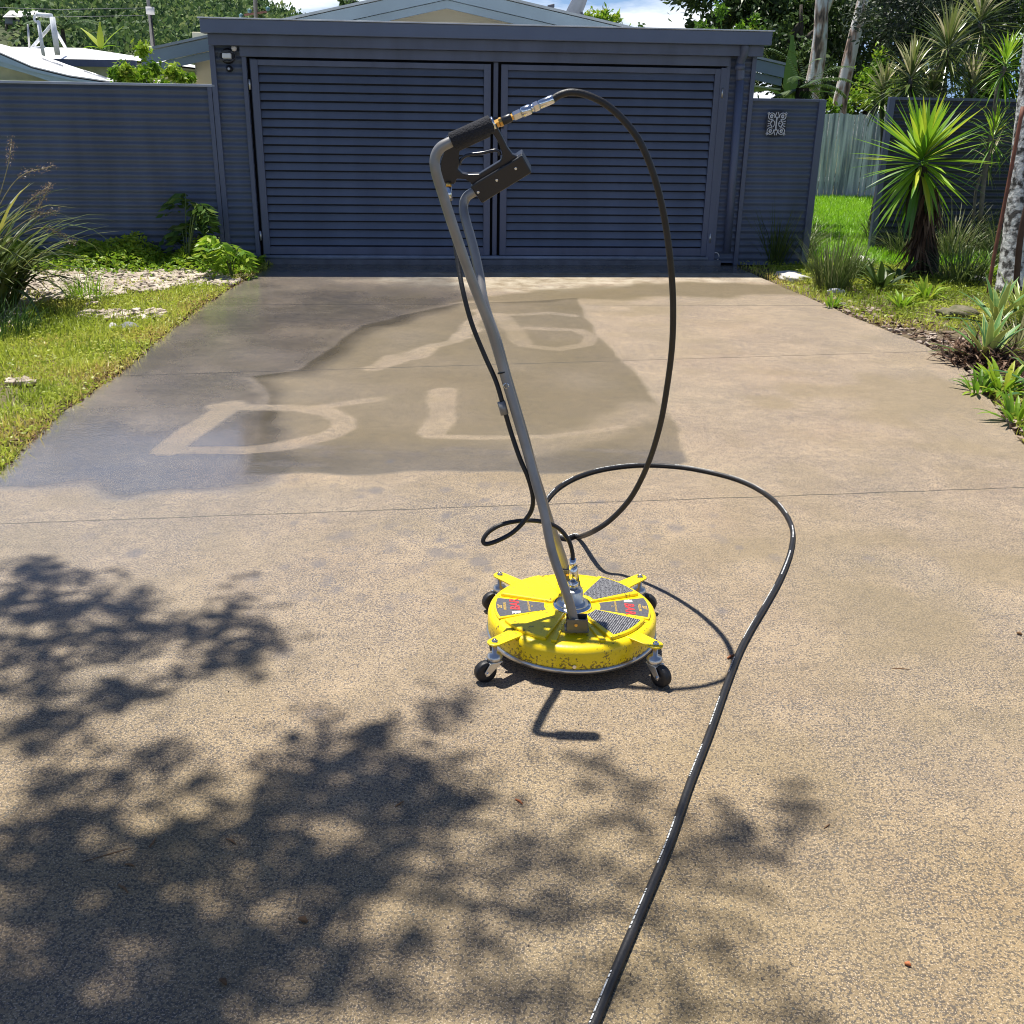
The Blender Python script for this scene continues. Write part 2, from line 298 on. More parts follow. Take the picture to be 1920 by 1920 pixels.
    def mixc(f, a_, b_, bt='MIX'):
        q = nd('ShaderNodeMix', data_type='RGBA', blend_type=bt)
        for nm, v in (('Factor', f), ('A', a_), ('B', b_)):
            s_ = [i for i in q.inputs if i.name == nm and i.enabled][0] if nm != 'Factor' else q.inputs[0]
            if isinstance(v, tuple): s_.default_value = lin(v)
            elif isinstance(v, (int, float)): s_.default_value = v
            else: K(v, s_)
        return q.outputs['Result']
    tcn = nd('ShaderNodeTexCoord')
    base = mixc(ramp(noise(.9, 5), .35, .68), (.325, .245, .160), (.255, .210, .140))
    base = mixc(ramp(noise(3.6, 6, .6), .4, .7), base, (.375, .290, .190))
    base = mixc(1.0, base, ramp(noise(9, 14, .82), .30, .70, (.66, .65, .66), (1.22, 1.20, 1.17)), 'MULTIPLY')
    big = noise(1.6, 4); grit = noise(118, 3, .62); g2 = math_('ADD', math_('ADD', grit, math_('MULTIPLY', big, .16)), math_('MULTIPLY', math_('SUBTRACT', noise(26, 4, .6), .5), .30))
    gm = ramp(g2, .575, .64); base = mixc(math_('MULTIPLY', gm, .76), base, (.062, .060, .068))
    grit2 = noise(330, 2, .6); base = mixc(math_('MULTIPLY', ramp(grit2, .54, .64), .5), base, (.12, .11, .11))
    base = mixc(math_('MULTIPLY', ramp(noise(240, 1), .58, .66), .55), base, (.74, .60, .48))
    vor = nd('ShaderNodeTexVoronoi'); vor.inputs['Scale'].default_value = 42; vor.inputs['Randomness'].default_value = 1; K(tcn.outputs['Object'], vor.inputs['Vector'])
    base = mixc(math_('MULTIPLY', ramp(vor.outputs['Distance'], .10, .17, (1, 1, 1), (0, 0, 0)), ramp(noise(7, 3), .5, .62)), base, (.11, .12, .13))
    base = mixc(math_('MULTIPLY', att('old'), .5), base, (.20, .155, .085)); base = mixc(math_('MULTIPLY', att('algae'), .5), base, mixc(1.0, base, (.70, .64, .30), 'MULTIPLY'))
    base = mixc(math_('MULTIPLY', math_('MULTIPLY', att('pale'), .6), ramp(noise(5, 6, .65), .38, .6)), base, (.52, .46, .36))
    gr = ramp(noise(14, 12, .8), .3, .68, (.180, .130, .050), (.098, .072, .027)); base = mixc(math_('MULTIPLY', att('grime_and_shade'), .74), base, gr)
    base = mixc(math_('MULTIPLY', att('spots'), .7), base, (.13, .12, .125))
    sep = nd('ShaderNodeSeparateXYZ'); K(tcn.outputs['Object'], sep.inputs[0]); jn = None
    wv = math_('MULTIPLY', math_('SUBTRACT', noise(6, 3), .5), .02)
    for a0, s0, wd in ((6.94, .2, .006), (4.245, .144, .0045), (9.2, .08, .006)):
        dd = math_('ABSOLUTE', math_('SUBTRACT', math_('ADD', sep.outputs['Y'], wv), math_('ADD', math_('MULTIPLY', sep.outputs['X'], s0), a0)), None)
        q = math_('LESS_THAN', dd, wd); jn = q if jn is None else math_('MAXIMUM', jn, q)
    base = mixc(math_('MULTIPLY', jn, .8), base, (.05, .045, .04))
    wt = att('wet_and_shade'); wmod = math_('MULTIPLY', wt, ramp(noise(4, 8, .7), .25, .6, (.75, .75, .75), (1, 1, 1)))
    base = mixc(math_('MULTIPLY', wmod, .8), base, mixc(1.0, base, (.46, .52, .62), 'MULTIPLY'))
    K(base, b.inputs['Base Color'])
    rr = math_('MAXIMUM', math_('SUBTRACT', .78, math_('MULTIPLY', wmod, .62)), .14); rr = math_('SUBTRACT', rr, math_('MULTIPLY', att('puddle'), .06)); K(rr, b.inputs['Roughness'])
    K(math_('ADD', .35, math_('MULTIPLY', wmod, .5)), b.inputs['Specular IOR Level'])
    K(ramp(wmod, .12, .5), b.inputs['Coat Weight']); b.inputs['Coat IOR'].default_value = 1.45; K(math_('SUBTRACT', .16, math_('MULTIPLY', att('puddle'), .10)), b.inputs['Coat Roughness'])
    cb_ = nd('ShaderNodeBump'); cb_.inputs['Distance'].default_value = .002; cb_.inputs['Strength'].default_value = .30; K(noise(45, 3), cb_.inputs['Height']); K(cb_.outputs[0], b.inputs['Coat Normal'])
    bp = nd('ShaderNodeBump'); bp.inputs['Distance'].default_value = .004; K(math_('ADD', math_('MULTIPLY', grit, .8), math_('SUBTRACT', math_('MULTIPLY', grit2, .6), math_('MULTIPLY', jn, 1.5))), bp.inputs['Height'])
    K(math_('SUBTRACT', .75, math_('ADD', math_('MULTIPLY', att('wet_and_shade'), .42), math_('MULTIPLY', att('puddle'), .25))), bp.inputs['Strength']); K(bp.outputs[0], b.inputs['Normal'])
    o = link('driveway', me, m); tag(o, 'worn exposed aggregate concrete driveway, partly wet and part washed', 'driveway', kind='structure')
    e = MB(); yy = lsp(-6, 13.6, 150)
    for fx, sg in ((xl, -1), (xr, 1)):
        for a_, c_ in zip(yy[:-1], yy[1:]):
            xa, xb = float(fx(a_)), float(fx(c_)); e.add([(xa, a_, -.1), (xb, c_, -.1), (xb, c_, 0), (xa, a_, 0)], [(0, 1, 2, 3) if sg > 0 else (3, 2, 1, 0)])
    tag(e.build('driveway_edge', mat('slab_edge', (.25, .19, .13), .9, bump=.4)), 'rough side edge of the concrete driveway slab', 'driveway', kind='structure')
driveway()

# hill far behind on the left
def hill_z(X, Y):
    sl = sst(-4, -22, X + (Y-40)*-.0)  # rises to the left
    return -.2 + 13*sst(-8, -62, X)*sst(38, 120, Y) + 4.0*sst(-4, -24, X)*sst(34, 70, Y)
hm = mat('hill_soil', (.05, .07, .025), .95, var=.3, vscale=.3)
o = sheet('hill', -160, 12, 34, 190, 0, hm, 60, 50, hill_z); tag(o, 'wooded green hillside rising behind the houses', 'hill', kind='structure')

# ================================================================== CARPORT, GATE, FENCES
paint = mat('charcoal_paint', (.088, .108, .175), .42, var=.16, vscale=1, spec=.5, stretch=(5, 5, .7))
paint_d = mat('charcoal_panel', (.082, .104, .160), .5, var=.22, vscale=1, spec=.5, stretch=(4, 4, .6))
paint_f = mat('gutter_paint', (.10, .13, .21), .35, var=.07, vscale=3, spec=.5)
black = mat('dark_gap', (.012, .013, .02), .8)
galv = mat('bright_edge', (.55, .56, .58), .4, .6)
def corrug(s0, s1, z0, z1, off, amp=.0088, pitch=.076, per=8, back=True):
    n = max(2, int((z1-z0)/pitch*per)); V = []; zz = lsp(z0, z1, n+1); mb = MB()
    cols = lsp(s0, s1, max(2, int((s1-s0)/1.2)+1))
    vs = [gp(s, z, off+amp*math.cos(2*PI*z/pitch)+.003*math.sin(s*1.7+z*.8)) for z in zz for s in cols]; k = len(cols)
    mb.add(vs, [(j*k+i, j*k+i+1, (j+1)*k+i+1, (j+1)*k+i) for j in range(n) for i in range(k-1)], True)
    return mb
cp = thing('carport', 'charcoal metal carport with corrugated side walls over the double gate', 'carport')
corrug(-2.77, -2.44, 0.02, 2.18, .0).build('wall_panel', paint_d, cp)
corrug(2.62, 2.92, 0.02, 2.18, .0).build('wall_panel', paint_d, cp)
for s0, s1 in ((-2.81, -2.755), (-2.49, -2.445), (2.60, 2.645), (2.875, 2.925)):
    MB().gbox(s0, s1, 0, 2.18, -.03, .028).build('corner_trim', paint, cp, .004)
MB().gbox(-2.84, 3.00, 2.285, 2.415, .05, .24).build('gutter', paint_f, cp, .006)
MB().gbox(-2.86, 3.02, 2.415, 2.428, .02, .255).build('gutter_lip', galv, cp, .002)
MB().gbox(-2.79, 2.95, 2.18, 2.285, .05, .15).build('beam', paint, cp, .004)
MB().gbox(-2.50, 2.62, 2.083, 2.18, -.04, .06).build('header_board', paint, cp, .004)
rf = MB(); rf.hexa([gp(-2.84, 2.36, .05), gp(3.0, 2.36, .05), gp(3.0, 2.30, -5.0), gp(-2.84, 2.30, -5.0), gp(-2.84, 2.41, .05), gp(3.0, 2.41, .05), gp(3.0, 2.37, -5.0), gp(-2.84, 2.37, -5.0)])
rf.build('roof', mat('roof_sheet', (.72, .73, .74), .5), cp)
for s in (-2.75, 2.9): MB().gbox(s-.02, s+.02, 0, 2.3, -5., -.04).build('side_wall', paint_d, cp)
MB().gbox(-2.75, 2.9, 0, 2.3, -5.05, -5.0).build('back_wall', paint_d, cp)
MB().gbox(-2.42, -2.36, .02, 2.07, -.10, -.03).build('gate_post', paint, cp, .003)
MB().gbox(2.545, 2.61, .02, 2.07, -.03, .03).build('gate_post', paint, cp, .003)
# sill pipe and kerb under the gate
t = MB().gbox(-2.50, 2.72, -.02, .055, -.35, .06).build('concrete_sill', mat('sill', (.12, .125, .15), .7, bump=.3, var=.3), None, .01)
tag(t, 'low dark concrete sill running under the double gate', 'sill')
t = MB().tube([gp(-2.40, .075, .045), gp(0, .078, .047), gp(2.56, .075, .045)], .022, 12).build('sill_pipe', mat('grey_pipe', (.20, .23, .30), .5, var=.3, vscale=5)); tag(t, 'long grey pipe lying on the sill under the gate', 'pipe')

def gate(s0, s1, label, hinge_s):
    g = thing('gate', label, 'gate'); z0, z1 = .10, 2.06; sw_ = .072
    f = MB(); f.gbox(s0, s0+sw_, z0, z1, -.02, .022); f.gbox(s1-sw_, s1, z0, z1, -.02, .022)
    f.gbox(s0+sw_, s1-sw_, z1-.055, z1, -.02, .02); f.gbox(s0+sw_, s1-sw_, z0, z0+.085, -.02, .02)
    f.build('frame', paint, g, .003)
    sl = MB(); n = 21; a, b = z0+.085, z1-.055; p = (b-a)/n
    for i in range(n):
        zb = a+i*p; zt = zb+p*.99; w_ = .0015*math.sin(i*2.1)
        sl.hexa([gp(s0+sw_, zb+.016, .014+w_), gp(s1-sw_, zb+.016, .016-w_), gp(s1-sw_, zb+.016, .008), gp(s0+sw_, zb+.016, .008), gp(s0+sw_, zt, -.020), gp(s1-sw_, zt, -.020), gp(s1-sw_, zt, -.026), gp(s0+sw_, zt, -.026)])
    sl.build('louvre_panel', mat('slat_paint', (.100, .124, .182), .42, var=.16, vscale=1, stretch=(3, 3, .5)), g, .0015, 1)
    MB().gbox(s0+sw_, s1-sw_, z0, z1, -.032, -.029).build('gap_shade_backing', black, g)  # black sheet paints the shade between the slats
    for z in (1.82, .30):
        h = MB(); h.cyl(gp(hinge_s, z-.05, .03), gp(hinge_s, z+.05, .03), .011, 10); h.build('hinge', mat('zinc', (.5, .5, .5), .35, .8), g)
    return g
gl = gate(-2.405, .075, 'left charcoal louvred gate panel, beside the bulkhead light', -2.425)
gr_ = gate(.185, 2.555, 'right charcoal louvred gate panel, beside the downpipe', 2.575)
MB().gbox(.105, .155, .04, 2.08, -.05, -.004).build('centre_post', paint, cp, .003)
MB().gbox(-2.5, 2.65, .04, 2.1, -.14, -.11).build('gap_shade_sheet', black, cp)  # added black sheet, its colour stands in for shade behind the gates
lt = thing('gate_latch', 'black drop latch joining the two louvred gates', 'latch')
b = MB(); b.gbox(.06, .20, 1.50, 1.512, .024, .034); b.gbox(.06, .20, 1.455, 1.467, .024, .034); b.build('bar', black, lt)
b = MB(); b.gbox(.045, .075, 1.43, 1.53, .022, .03); b.gbox(.185, .215, 1.43, 1.53, .022, .03); b.gbox(.11, .15, 1.42, 1.54, .02, .04); b.build('plate', mat('black_metal', (.02, .022, .03), .4, .5), lt, .003)

dp = thing('downpipe', 'round charcoal downpipe from the gutter beside the right gate', 'downpipe')
MB().tube(spline([gp(2.74, 2.29, .16), gp(2.74, 2.22, .15), gp(2.73, 2.14, .09), gp(2.74, 2.06, .065), gp(2.75, 1.95, .06)], 5), .047, 16).build('elbow', paint, dp)
MB().tube([gp(2.75, 2.0, .06), gp(2.765, 1.0, .06), gp(2.775, .14, .06)], .044, 16).build('pipe', paint, dp)
MB().lathe(gp(2.73, 2.08, .075), [(.052, -.03), (.054, 0), (.052, .03)], 16).build('collar', paint, dp)
po = atZ(1340, 481, .09); wp = thing('drain_outlet', 'short white plastic pipe end at the foot of the downpipe', 'pipe')
ax = Vector((.35, -1, .1)).normalized()
MB().tube([po+ax*-.14, po+ax*.02], .045, 20, cap=False).build('pipe_wall', mat('white_pvc', (.72, .72, .70), .4), wp)
MB().cyl(po+ax*-.13, po+ax*-.12, .044, 20).build('dark_bore', black, wp)
MB().lathe(po, [(.040, .0), (.050, 0), (.050, .02), (.040, .02)], 24, ax, cap=False).build('rim', MATS['white_pvc'], wp)

bl = thing('bulkhead_light', 'white bulkhead light in an oval cage left of the gate', 'light')
c = gp(-2.625, 2.085, .02)
MB().lathe(c, [(.0, 0), (.075, 0), (.075, .02), (.06, .03)], 24, GN).build('base', mat('black_metal', (.02, .022, .03), .4, .5), bl)
b = MB(); b.box(c+GN*.055, (.090, .068, .055), GD, Vector((0, 0, 1)).cross(GD), (0, 0, 1)); b.build('glass', mat('lamp_glass', (.75, .77, .78), .25), bl, .012, 3)
b = MB()
for zz in (-.04, .04): b.tube([c+GD*x+Vector((0, 0, zz*(1-abs(x)*4)))+GN*(.095-2.5*x*x*3) for x in lsp(-.085, .085, 9)], .004, 6)
for k in range(20): a0, a1 = 2*PI*k/20, 2*PI*(k+1)/20; b.cyl(c+GN*.05+GD*.085*math.cos(a0)+Vector((0, 0, .052*math.sin(a0))), c+GN*.05+GD*.085*math.cos(a1)+Vector((0, 0, .052*math.sin(a1))), .005, 6)
b.build('cage', mat('cage_grey', (.10, .11, .14), .4, .5), bl)
t = thing('motion_sensor', 'small white motion sensor under the carport beam', 'sensor')
MB().lathe(gp(-2.55, 2.155, .07), [(.0, -.028), (.022, -.02), (.028, 0), (.026, .02), (.0, .025)], 16).build('dome', mat('sensor_white', (.7, .66, .66), .4), t)
MB().cyl(gp(-2.55, 2.17, .07), gp(-2.55, 2.185, .07), .02, 12).build('mount', black, t)
t = thing('security_camera', 'small black ball camera below the bulkhead light', 'camera')
MB().lathe(gp(-2.615, 1.965, .055), [(.0, -.036), (.022, -.03), (.035, 0), (.022, .03), (0, .036)], 16, GN).build('ball', mat('black_plastic', (.016, .017, .022), .35), t)
MB().cyl(gp(-2.615, 1.965, .0), gp(-2.615, 1.965, .03), .03, 16).build('mount', black, t)
MB().cyl(gp(-2.615, 1.965, .085), gp(-2.615, 1.965, .093), .012, 12).build('lens', mat('lens', (.3, .32, .36), .1, .3), t)

# fences either side of the carport
fl = thing('corrugated_fence', 'long charcoal corrugated fence left of the carport', 'fence')
corrug(-11.0, -2.81, 0.0, 1.79, .0).build('panel', paint_d, fl)
MB().gbox(-11.0, -2.78, 1.79, 1.815, -.03, .028).build('top_cap', mat('pale_cap', (.35, .38, .46), .4, .4), fl, .003)
MB().gbox(-2.86, -2.815, 0, 1.79, -.03, .026).build('post', paint, fl, .003)
fr = thing('corrugated_fence', 'short charcoal corrugated fence carrying the house number plaque', 'fence')
corrug(2.93, 3.67, 0.0, 1.745, .0).build('panel', paint_d, fr)
MB().gbox(2.925, 3.73, 1.745, 1.775, -.03, .03).build('top_cap', paint, fr, .004)
MB().gbox(3.665, 3.745, 0, 1.77, -.04, .035).build('post', paint, fr, .005)
# house number plaque
pq = thing('number_plaque', 'ornate white scrollwork number plaque on the corrugated fence', 'plaque')
pc = gp(3.205, 1.52, .03); UZ = Vector((0, 0, 1)); ppt = lambda x, z, o=0.: pc + GD*x + UZ*z + GN*o
MB().prism([ppt(a*.11*(1+.06*math.cos(8*th)) , b_*.125*(1+.06*math.cos(8*th))) for th in lsp(0, 2*PI, 49)[:-1] for a, b_ in [((abs(math.cos(th))**.4)*math.copysign(1, math.cos(th)), (abs(math.sin(th))**.4)*math.copysign(1, math.sin(th)))]], GN*.008).build('plate', mat('plaque_dark', (.016, .02, .035), .5), pq)
b = MB()
def scr(pts, r=.0052): b.tube([ppt(p.x, p.y, .014) for p in spline([(x, z, 0) for x, z in pts], 4)], r, 6)
for sx in (-1, 1):
    for sz in (-1, 1):
        cx, cz = sx*.062, sz*.075
        scr([(cx+.036*math.cos(a)*sx, cz+.034*math.sin(a)*sz) for a in lsp(-2.2, 3.6, 12)])
        scr([(cx+.012*math.cos(a), cz+.014*math.sin(a)) for a in lsp(0, 6, 8)], .008)
        scr([(sx*.085, sz*.105), (sx*.100, sz*.118)]); scr([(sx*.10, sz*.092), (sx*.108, sz*.11)])
        scr([(0, sz*.05), (sx*.02, sz*.075), (sx*.014, sz*.10), (sx*.008, sz*.118)])
        scr([(sx*.075, sz*.02), (sx*.10, sz*.028)]); scr([(sx*.05, sz*.035), (sx*.07, 0)], .007)
    scr([(sx*.098, 0), (sx*.065, 0)], .005)
scr([(0, .07), (-.004, .03), (-.002, 0), (-.004, -.03), (0, -.07)], .009)
b.build('scrollwork', mat('plaque_white', (.62, .64, .70), .5), pq)
b = MB(); scr([(-.042, .034), (-.024, .018), (-.022, -.012), (-.040, -.036)], .005)
b.build('left_bracket', mat('plaque_white', (.6, .6, .6)), pq)
b = MB(); scr([(.052, .030), (.034, .024), (.024, 0), (.034, -.024), (.052, -.032)], .005); scr([(.026, .004), (.046, .004)], .004)
b.build('number', mat('plaque_white', (.6, .6, .6)), pq)

# passage fences to the right
fb = thing('corrugated_fence', 'dark corrugated fence behind the big yucca on the right', 'fence')
A_, B_ = Vector((4.55, 13.5, 0)), Vector((10.5, 14.1, 0)); dv = (B_-A_).normalized(); nv = Vector((dv.y, -dv.x, 0))
zz = lsp(0, 1.80, 190); b = MB(); vs = [A_*(1-q)+B_*q+UZ*z+nv*(.009*math.cos(2*PI*z/.076)) for z in zz for q in (0, .5, 1)]
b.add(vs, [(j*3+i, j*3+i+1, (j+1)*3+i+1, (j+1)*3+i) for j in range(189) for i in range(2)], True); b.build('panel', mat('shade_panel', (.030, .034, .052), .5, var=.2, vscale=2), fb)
MB().box((A_+B_)/2+UZ*1.815, ((B_-A_).length, .05, .03), dv, nv).build('top_cap', paint, fb)
MB().box(A_+UZ*.91, (.07, .07, 1.84), dv, nv).build('post', paint, fb, .005)
# weathered paling fence
fp = thing('paling_fence', 'weathered grey timber paling fence at the end of the side lawn', 'fence')
b = MB(); A_, B_ = Vector((4.0, 22.4, 0)), Vector((13.5, 21.6, 0)); n = 150
for i in range(n):
    q = (i+.5)/n; p = A_*(1-q)+B_*q; wd = (B_-A_).length/n*.93; h = 1.62+random.uniform(-.02, .02); an = random.uniform(-.01, .01)
    b.box(p+UZ*h/2+Vector((0, random.uniform(-.012, .012), 0)), (wd, .018, h), (1, -.084+an*3, an), None, (an, 0, 1))
b.build('palings', mat('grey_timber', (.24, .25, .30), .85, vscale=1., bump=.5, bscale=30, col2=(.86, .84, .88), stretch=(14, 14, .8), hard=(.32, .62)), fp)
b = MB()
for z in (.35, 1.25): b.box((A_+B_)/2+UZ*z+Vector((0, .06, 0)), ((B_-A_).length, .05, .08), (B_-A_))
b.build('rails', MATS['grey_timber'], fp)

# ================================================================== HOUSES BEHIND
def gs(px, py, off):          # photo measurement on a plane parallel to the gate -> (along, height)
    d = ray(px, py); P0 = G0 + GN*off; k = (P0-Vector((0, 0, HC))).dot(GN)/d.dot(GN); q = Vector((0, 0, HC))+d*k; return (q-G0).dot(GD), q.z
teal = mat('weathered_fascia', (.20, .27, .32), .5, var=.12, vscale=2)
blue_f = mat('blue_fascia', (.10, .14, .22), .45, var=.1, vscale=2)
cream = mat('cream_wall', (.86, .78, .56), .8, var=.05, vscale=2)
lime = mat('pale_soffit', (.50, .55, .33), .7, var=.06)
white_roof = mat('white_roof', (.80, .80, .80), .5, var=.04)
h = thing('house', 'low gabled cream house with grey fascia directly behind the carport', 'house')
O1 = -2.9; eL, eR, pk = gs(262, 84, O1), gs(1470, 138, O1), gs(838, -9, O1); pk = (pk[0], pk[1]+.10); ez = (eL[1]+eR[1])/2
for side, (es, _) in (('l', eL), ('r', eR)):
    for nm, t0, t1, o0, m_ in (('barge_board', 0., -.145, .0, teal), ('lower_fascia', -.15, -.245, -.06, teal)):
        b = MB(); b.prism([gp(es, ez+t0, O1+o0), gp(pk[0], pk[1]+t0, O1+o0), gp(pk[0], pk[1]+t1, O1+o0), gp(es, ez+t1, O1+o0)], GN*-.05); b.build(nm, m_, h)
    b = MB(); b.prism([gp(es, ez+.01, O1+.03), gp(pk[0], pk[1]+.01, O1+.03), gp(pk[0], pk[1]+.04, O1+.03), gp(es, ez+.04, O1+.03)], GN*-12); b.build('roof', mat('roof_grey', (.30, .34, .36), .5, .2), h)
    ws = es + (.55 if side == 'l' else -.55)
    b = MB(); b.prism([gp(es, ez-.28, O1-.07), gp(ws, ez-.28+.06, O1-.07), gp(ws, ez-.30+.06, O1-.07), gp(es, ez-.30, O1-.07)], GN*-11.8); b.build('soffit', lime, h)
k = (pk[1]-ez)/(pk[0]-eL[0]); k2 = (pk[1]-ez)/(eR[0]-pk[0])
b = MB(); b.prism([gp(eL[0]+.55, -.02, O1-.75), gp(eR[0]-.55, -.02, O1-.75), gp(eR[0]-.55, ez+k2*.55-.1, O1-.75), gp(pk[0], pk[1]-.1, O1-.75), gp(eL[0]+.55, ez+k*.55-.1, O1-.75)], GN*-10); b.build('wall', cream, h)
for s_, nm in ((gs(372, 130, O1-.7)[0], 'wall_pipe'), (gs(388, 130, O1-.7)[0], 'wall_pipe')): MB().cyl(gp(s_, 1.2, O1-.68), gp(s_, 2.15, O1-.68), .02, 10).build(nm, mat('white_pvc', (.7, .7, .7)), h)
MB().gbox(gs(366, 130, O1-.6)[0], gs(399, 130, O1-.6)[0], 1.0, 2.5, O1-.74, O1-.60).build('column', cream, h, .01)
# dish on the roof
d = thing('satellite_dish', 'pale satellite dish seen edge on above the house roof', 'dish')
c = atY(1088, 22, 17.5); dn = Vector((.86, -.18, -.46)).normalized() * -1
b = MB(); b.lathe(c, [(.0, .0), (.18, .012), (.34, .05), (.46, .11), (.47, .115), (.46, .095), (.34, .035), (.18, -.004), (0, -.012)], 28, dn, cap=False); b.build('reflector', mat('dish_grey', (.50, .50, .55), .5), d)
MB().tube([c-dn*.02, c-dn*.12+Vector((0, 0, -.1)), atY(1098, 62, 17.5)], .02, 8).build('mast', mat('zinc', (.4, .4, .42), .4, .8), d)
d = thing('antenna_bracket', 'thin dark bent antenna arm standing on the grey roof slope', 'antenna')
b = MB(); b.tube(spline([atY(1040, 39, 16), atY(1034, 28, 16), atY(1029, 22, 16), atY(1029, 14, 16), atY(1033, 11, 16)], 4), .012, 6); b.tube(spline([atY(1034, 28, 16), atY(1036, 18, 16), atY(1035, 13, 16)], 4), .012, 6); b.build('arm', mat('antenna_dark', (.12, .12, .14), .5), d)
MB().box(atY(1033, 12, 16), (.10, .06, .05), (1, 0, .2)).build('head', MATS['antenna_dark'], d, .01)

o = MB().box((-5.9, 14.2, -.02), (6.6, 4.2, .02)).build('bounce_slab', mat('pale_bounce_slab', (.55, .52, .46), .8, bump=.2)); tag(o, 'added unseen pale slab bouncing light onto the cream wall', 'bounce_surface', kind='structure')  # unseen slab added to bounce sunlight onto the shaded house wall
# neighbour with pale blue barge board
h = thing('house', 'cream neighbour house with pale blue curved barge board', 'house')
tp = [(-120, 40), (-50, 78), (0, 100), (60, 126), (130, 143), (232, 158)]; md = [(-120, 62), (-50, 97), (0, 115), (60, 134), (130, 150), (205, 160)]; lw = [(-120, 82), (-50, 108), (0, 124), (50, 138), (95, 153), (110, 157)]
pb = mat('pale_blue', (.36, .50, .60), .5, var=.06)
for nm, a_, b_, yy in (('barge_board', tp, md, 20.), ('lower_board', md, lw, 20.08)):
    b = MB(); A_ = [atY(x, y, yy) for x, y in a_]; B_ = [atY(x, y, yy) for x, y in b_]
    for i in range(5): b.hexa([B_[i], B_[i+1], B_[i+1]+Vector((0, .05, 0)), B_[i]+Vector((0, .05, 0)), A_[i], A_[i+1], A_[i+1]+Vector((0, .05, 0)), A_[i]+Vector((0, .05, 0))])
    b.build(nm, pb, h)
b = MB(); A_ = [atY(x, y, 20.) for x, y in tp]; B_ = [atY(x, y, 26.) for x, y in [(-120, 40), (-50, 68), (0, 84), (75, 104), (130, 124), (228, 156)]]
for i in range(5): b.hexa([A_[i]+UZ*-.02, A_[i+1]+UZ*-.02, B_[i+1]+UZ*-.02, B_[i]+UZ*-.02, A_[i]+UZ*.02, A_[i+1]+UZ*.02, B_[i+1]+UZ*.02, B_[i]+UZ*.02])
b.build('roof', white_roof, h)
b = MB(); b.prism([atY(-120, 60, 20.5), atY(0, 118, 20.5), atY(95, 150, 20.5), atY(95, 320, 20.5), atY(-120, 320, 20.5)], (0, .15, 0)); b.build('wall', mat('cream_green', (.58, .58, .38), .8), h)
b = MB(); b.prism([atY(-120, 148, 20.3), atY(60, 150, 20.3), atY(95, 153, 20.3), atY(95, 160, 20.3), atY(-120, 158, 20.3)], (0, .1, 0)); b.build('eave_lining', lime, h)
for i, (a_, c_) in enumerate((((80, 110), (118, 124)), ((158, 133), (200, 147)))): MB().tube([atY(*a_, 21.5), atY(*c_, 21.5)], .02, 6).build('roof_rail', galv, h)

# white hip roof house
h = thing('house', 'house with broad white hip roof and dark blue gutter', 'house')
Y1, Y2 = 28., 36.; F0, F1 = atY(30, 102, Y1), atY(250, 123, Y1); F1.z = F0.z = (F0.z+F1.z)/2+.02; Fm = Vector((-40, Y1, F0.z)); Rg = atY(155, 90, Y2); Rg2 = Vector((-40, Y2, Rg.z))
F0 = Vector((-26, Y1, F0.z)); bk0 = Vector((-26, 2*Y2-Y1, F0.z)); bk1 = Vector((F1.x, 2*Y2-Y1, F0.z)); Rl = Vector((-24, Y2, Rg.z))
b = MB(); b.add([F0, F1, Rg, Rl, bk1, bk0], [(0, 1, 2, 3), (1, 4, 2), (4, 5, 3, 2)]); b.add([F0+UZ*-.05, F1+UZ*-.05, bk1+UZ*-.05, bk0+UZ*-.05], [(0, 3, 2, 1)]); b.build('roof', white_roof, h)
MB().hexa([F0+Vector((0, -.1, -.17)), F1+Vector((.1, -.1, -.17)), F1+Vector((.1, 0, -.17)), F0+Vector((0, 0, -.17)), F0+Vector((0, -.1, -.01)), F1+Vector((.1, -.1, -.01)), F1+Vector((.1, 0, -.01)), F0+Vector((0, 0, -.01))]).build('gutter', mat('navy_gutter', (.035, .06, .14), .4), h)
MB().hexa([Vector((-25.5, Y1+.7, -.02)), Vector((F1.x-.7, Y1+.7, -.02)), Vector((F1.x-.7, 43, -.02)), Vector((-25.5, 43, -.02)), Vector((-25.5, Y1+.7, F0.z-.06)), Vector((F1.x-.7, Y1+.7, F0.z-.06)), Vector((F1.x-.7, 43, F0.z-.06)), Vector((-25.5, 43, F0.z-.06))]).build('wall', mat('pale_green_wall', (.42, .48, .42), .8), h)
MB().box(Vector((F1.x-1.9, Y1+.68, F0.z-.45)), (.5, .05, .1)).build('vent', black, h)
# white pipe frame
f = thing('pipe_frame', 'white pipe antenna frame standing on the white roof', 'frame'); b = MB(); wp_ = mat('white_pipe', (.75, .78, .82), .4)
Y = 27.5; q = lambda x, y, dy=0.: atY(x, y, Y+dy)
b.tube([q(72, 40), q(83, 114)], .045, 8); b.tube([q(98, 32), q(108, 103)], .07, 8); b.build('upright', wp_, f)
b = MB(); b.tube([q(98, 45), q(58, 92, 1.5)], .04, 8); b.tube([q(99, 48), q(122, 88, 2.5)], .04, 8); b.tube([q(58, 91, 1.5), q(83, 88)], .03, 8); b.build('brace', wp_, f)
b = MB(); b.tube([q(68, 27), q(98, 30)], .05, 8); b.tube(spline([q(66, 28), q(64, 36), q(68, 41), q(73, 40)], 4), .03, 6); b.build('crossbar', wp_, f)
MB().tube([atY(52, 45, 32), atY(55, 90, 32)], .03, 6).build('steel_pole', mat('zinc', (.4, .4, .42), .4, .8)); tag(bpy.data.objects['steel_pole'], 'thin grey steel pole rising behind the blue and white roofs', 'pole')
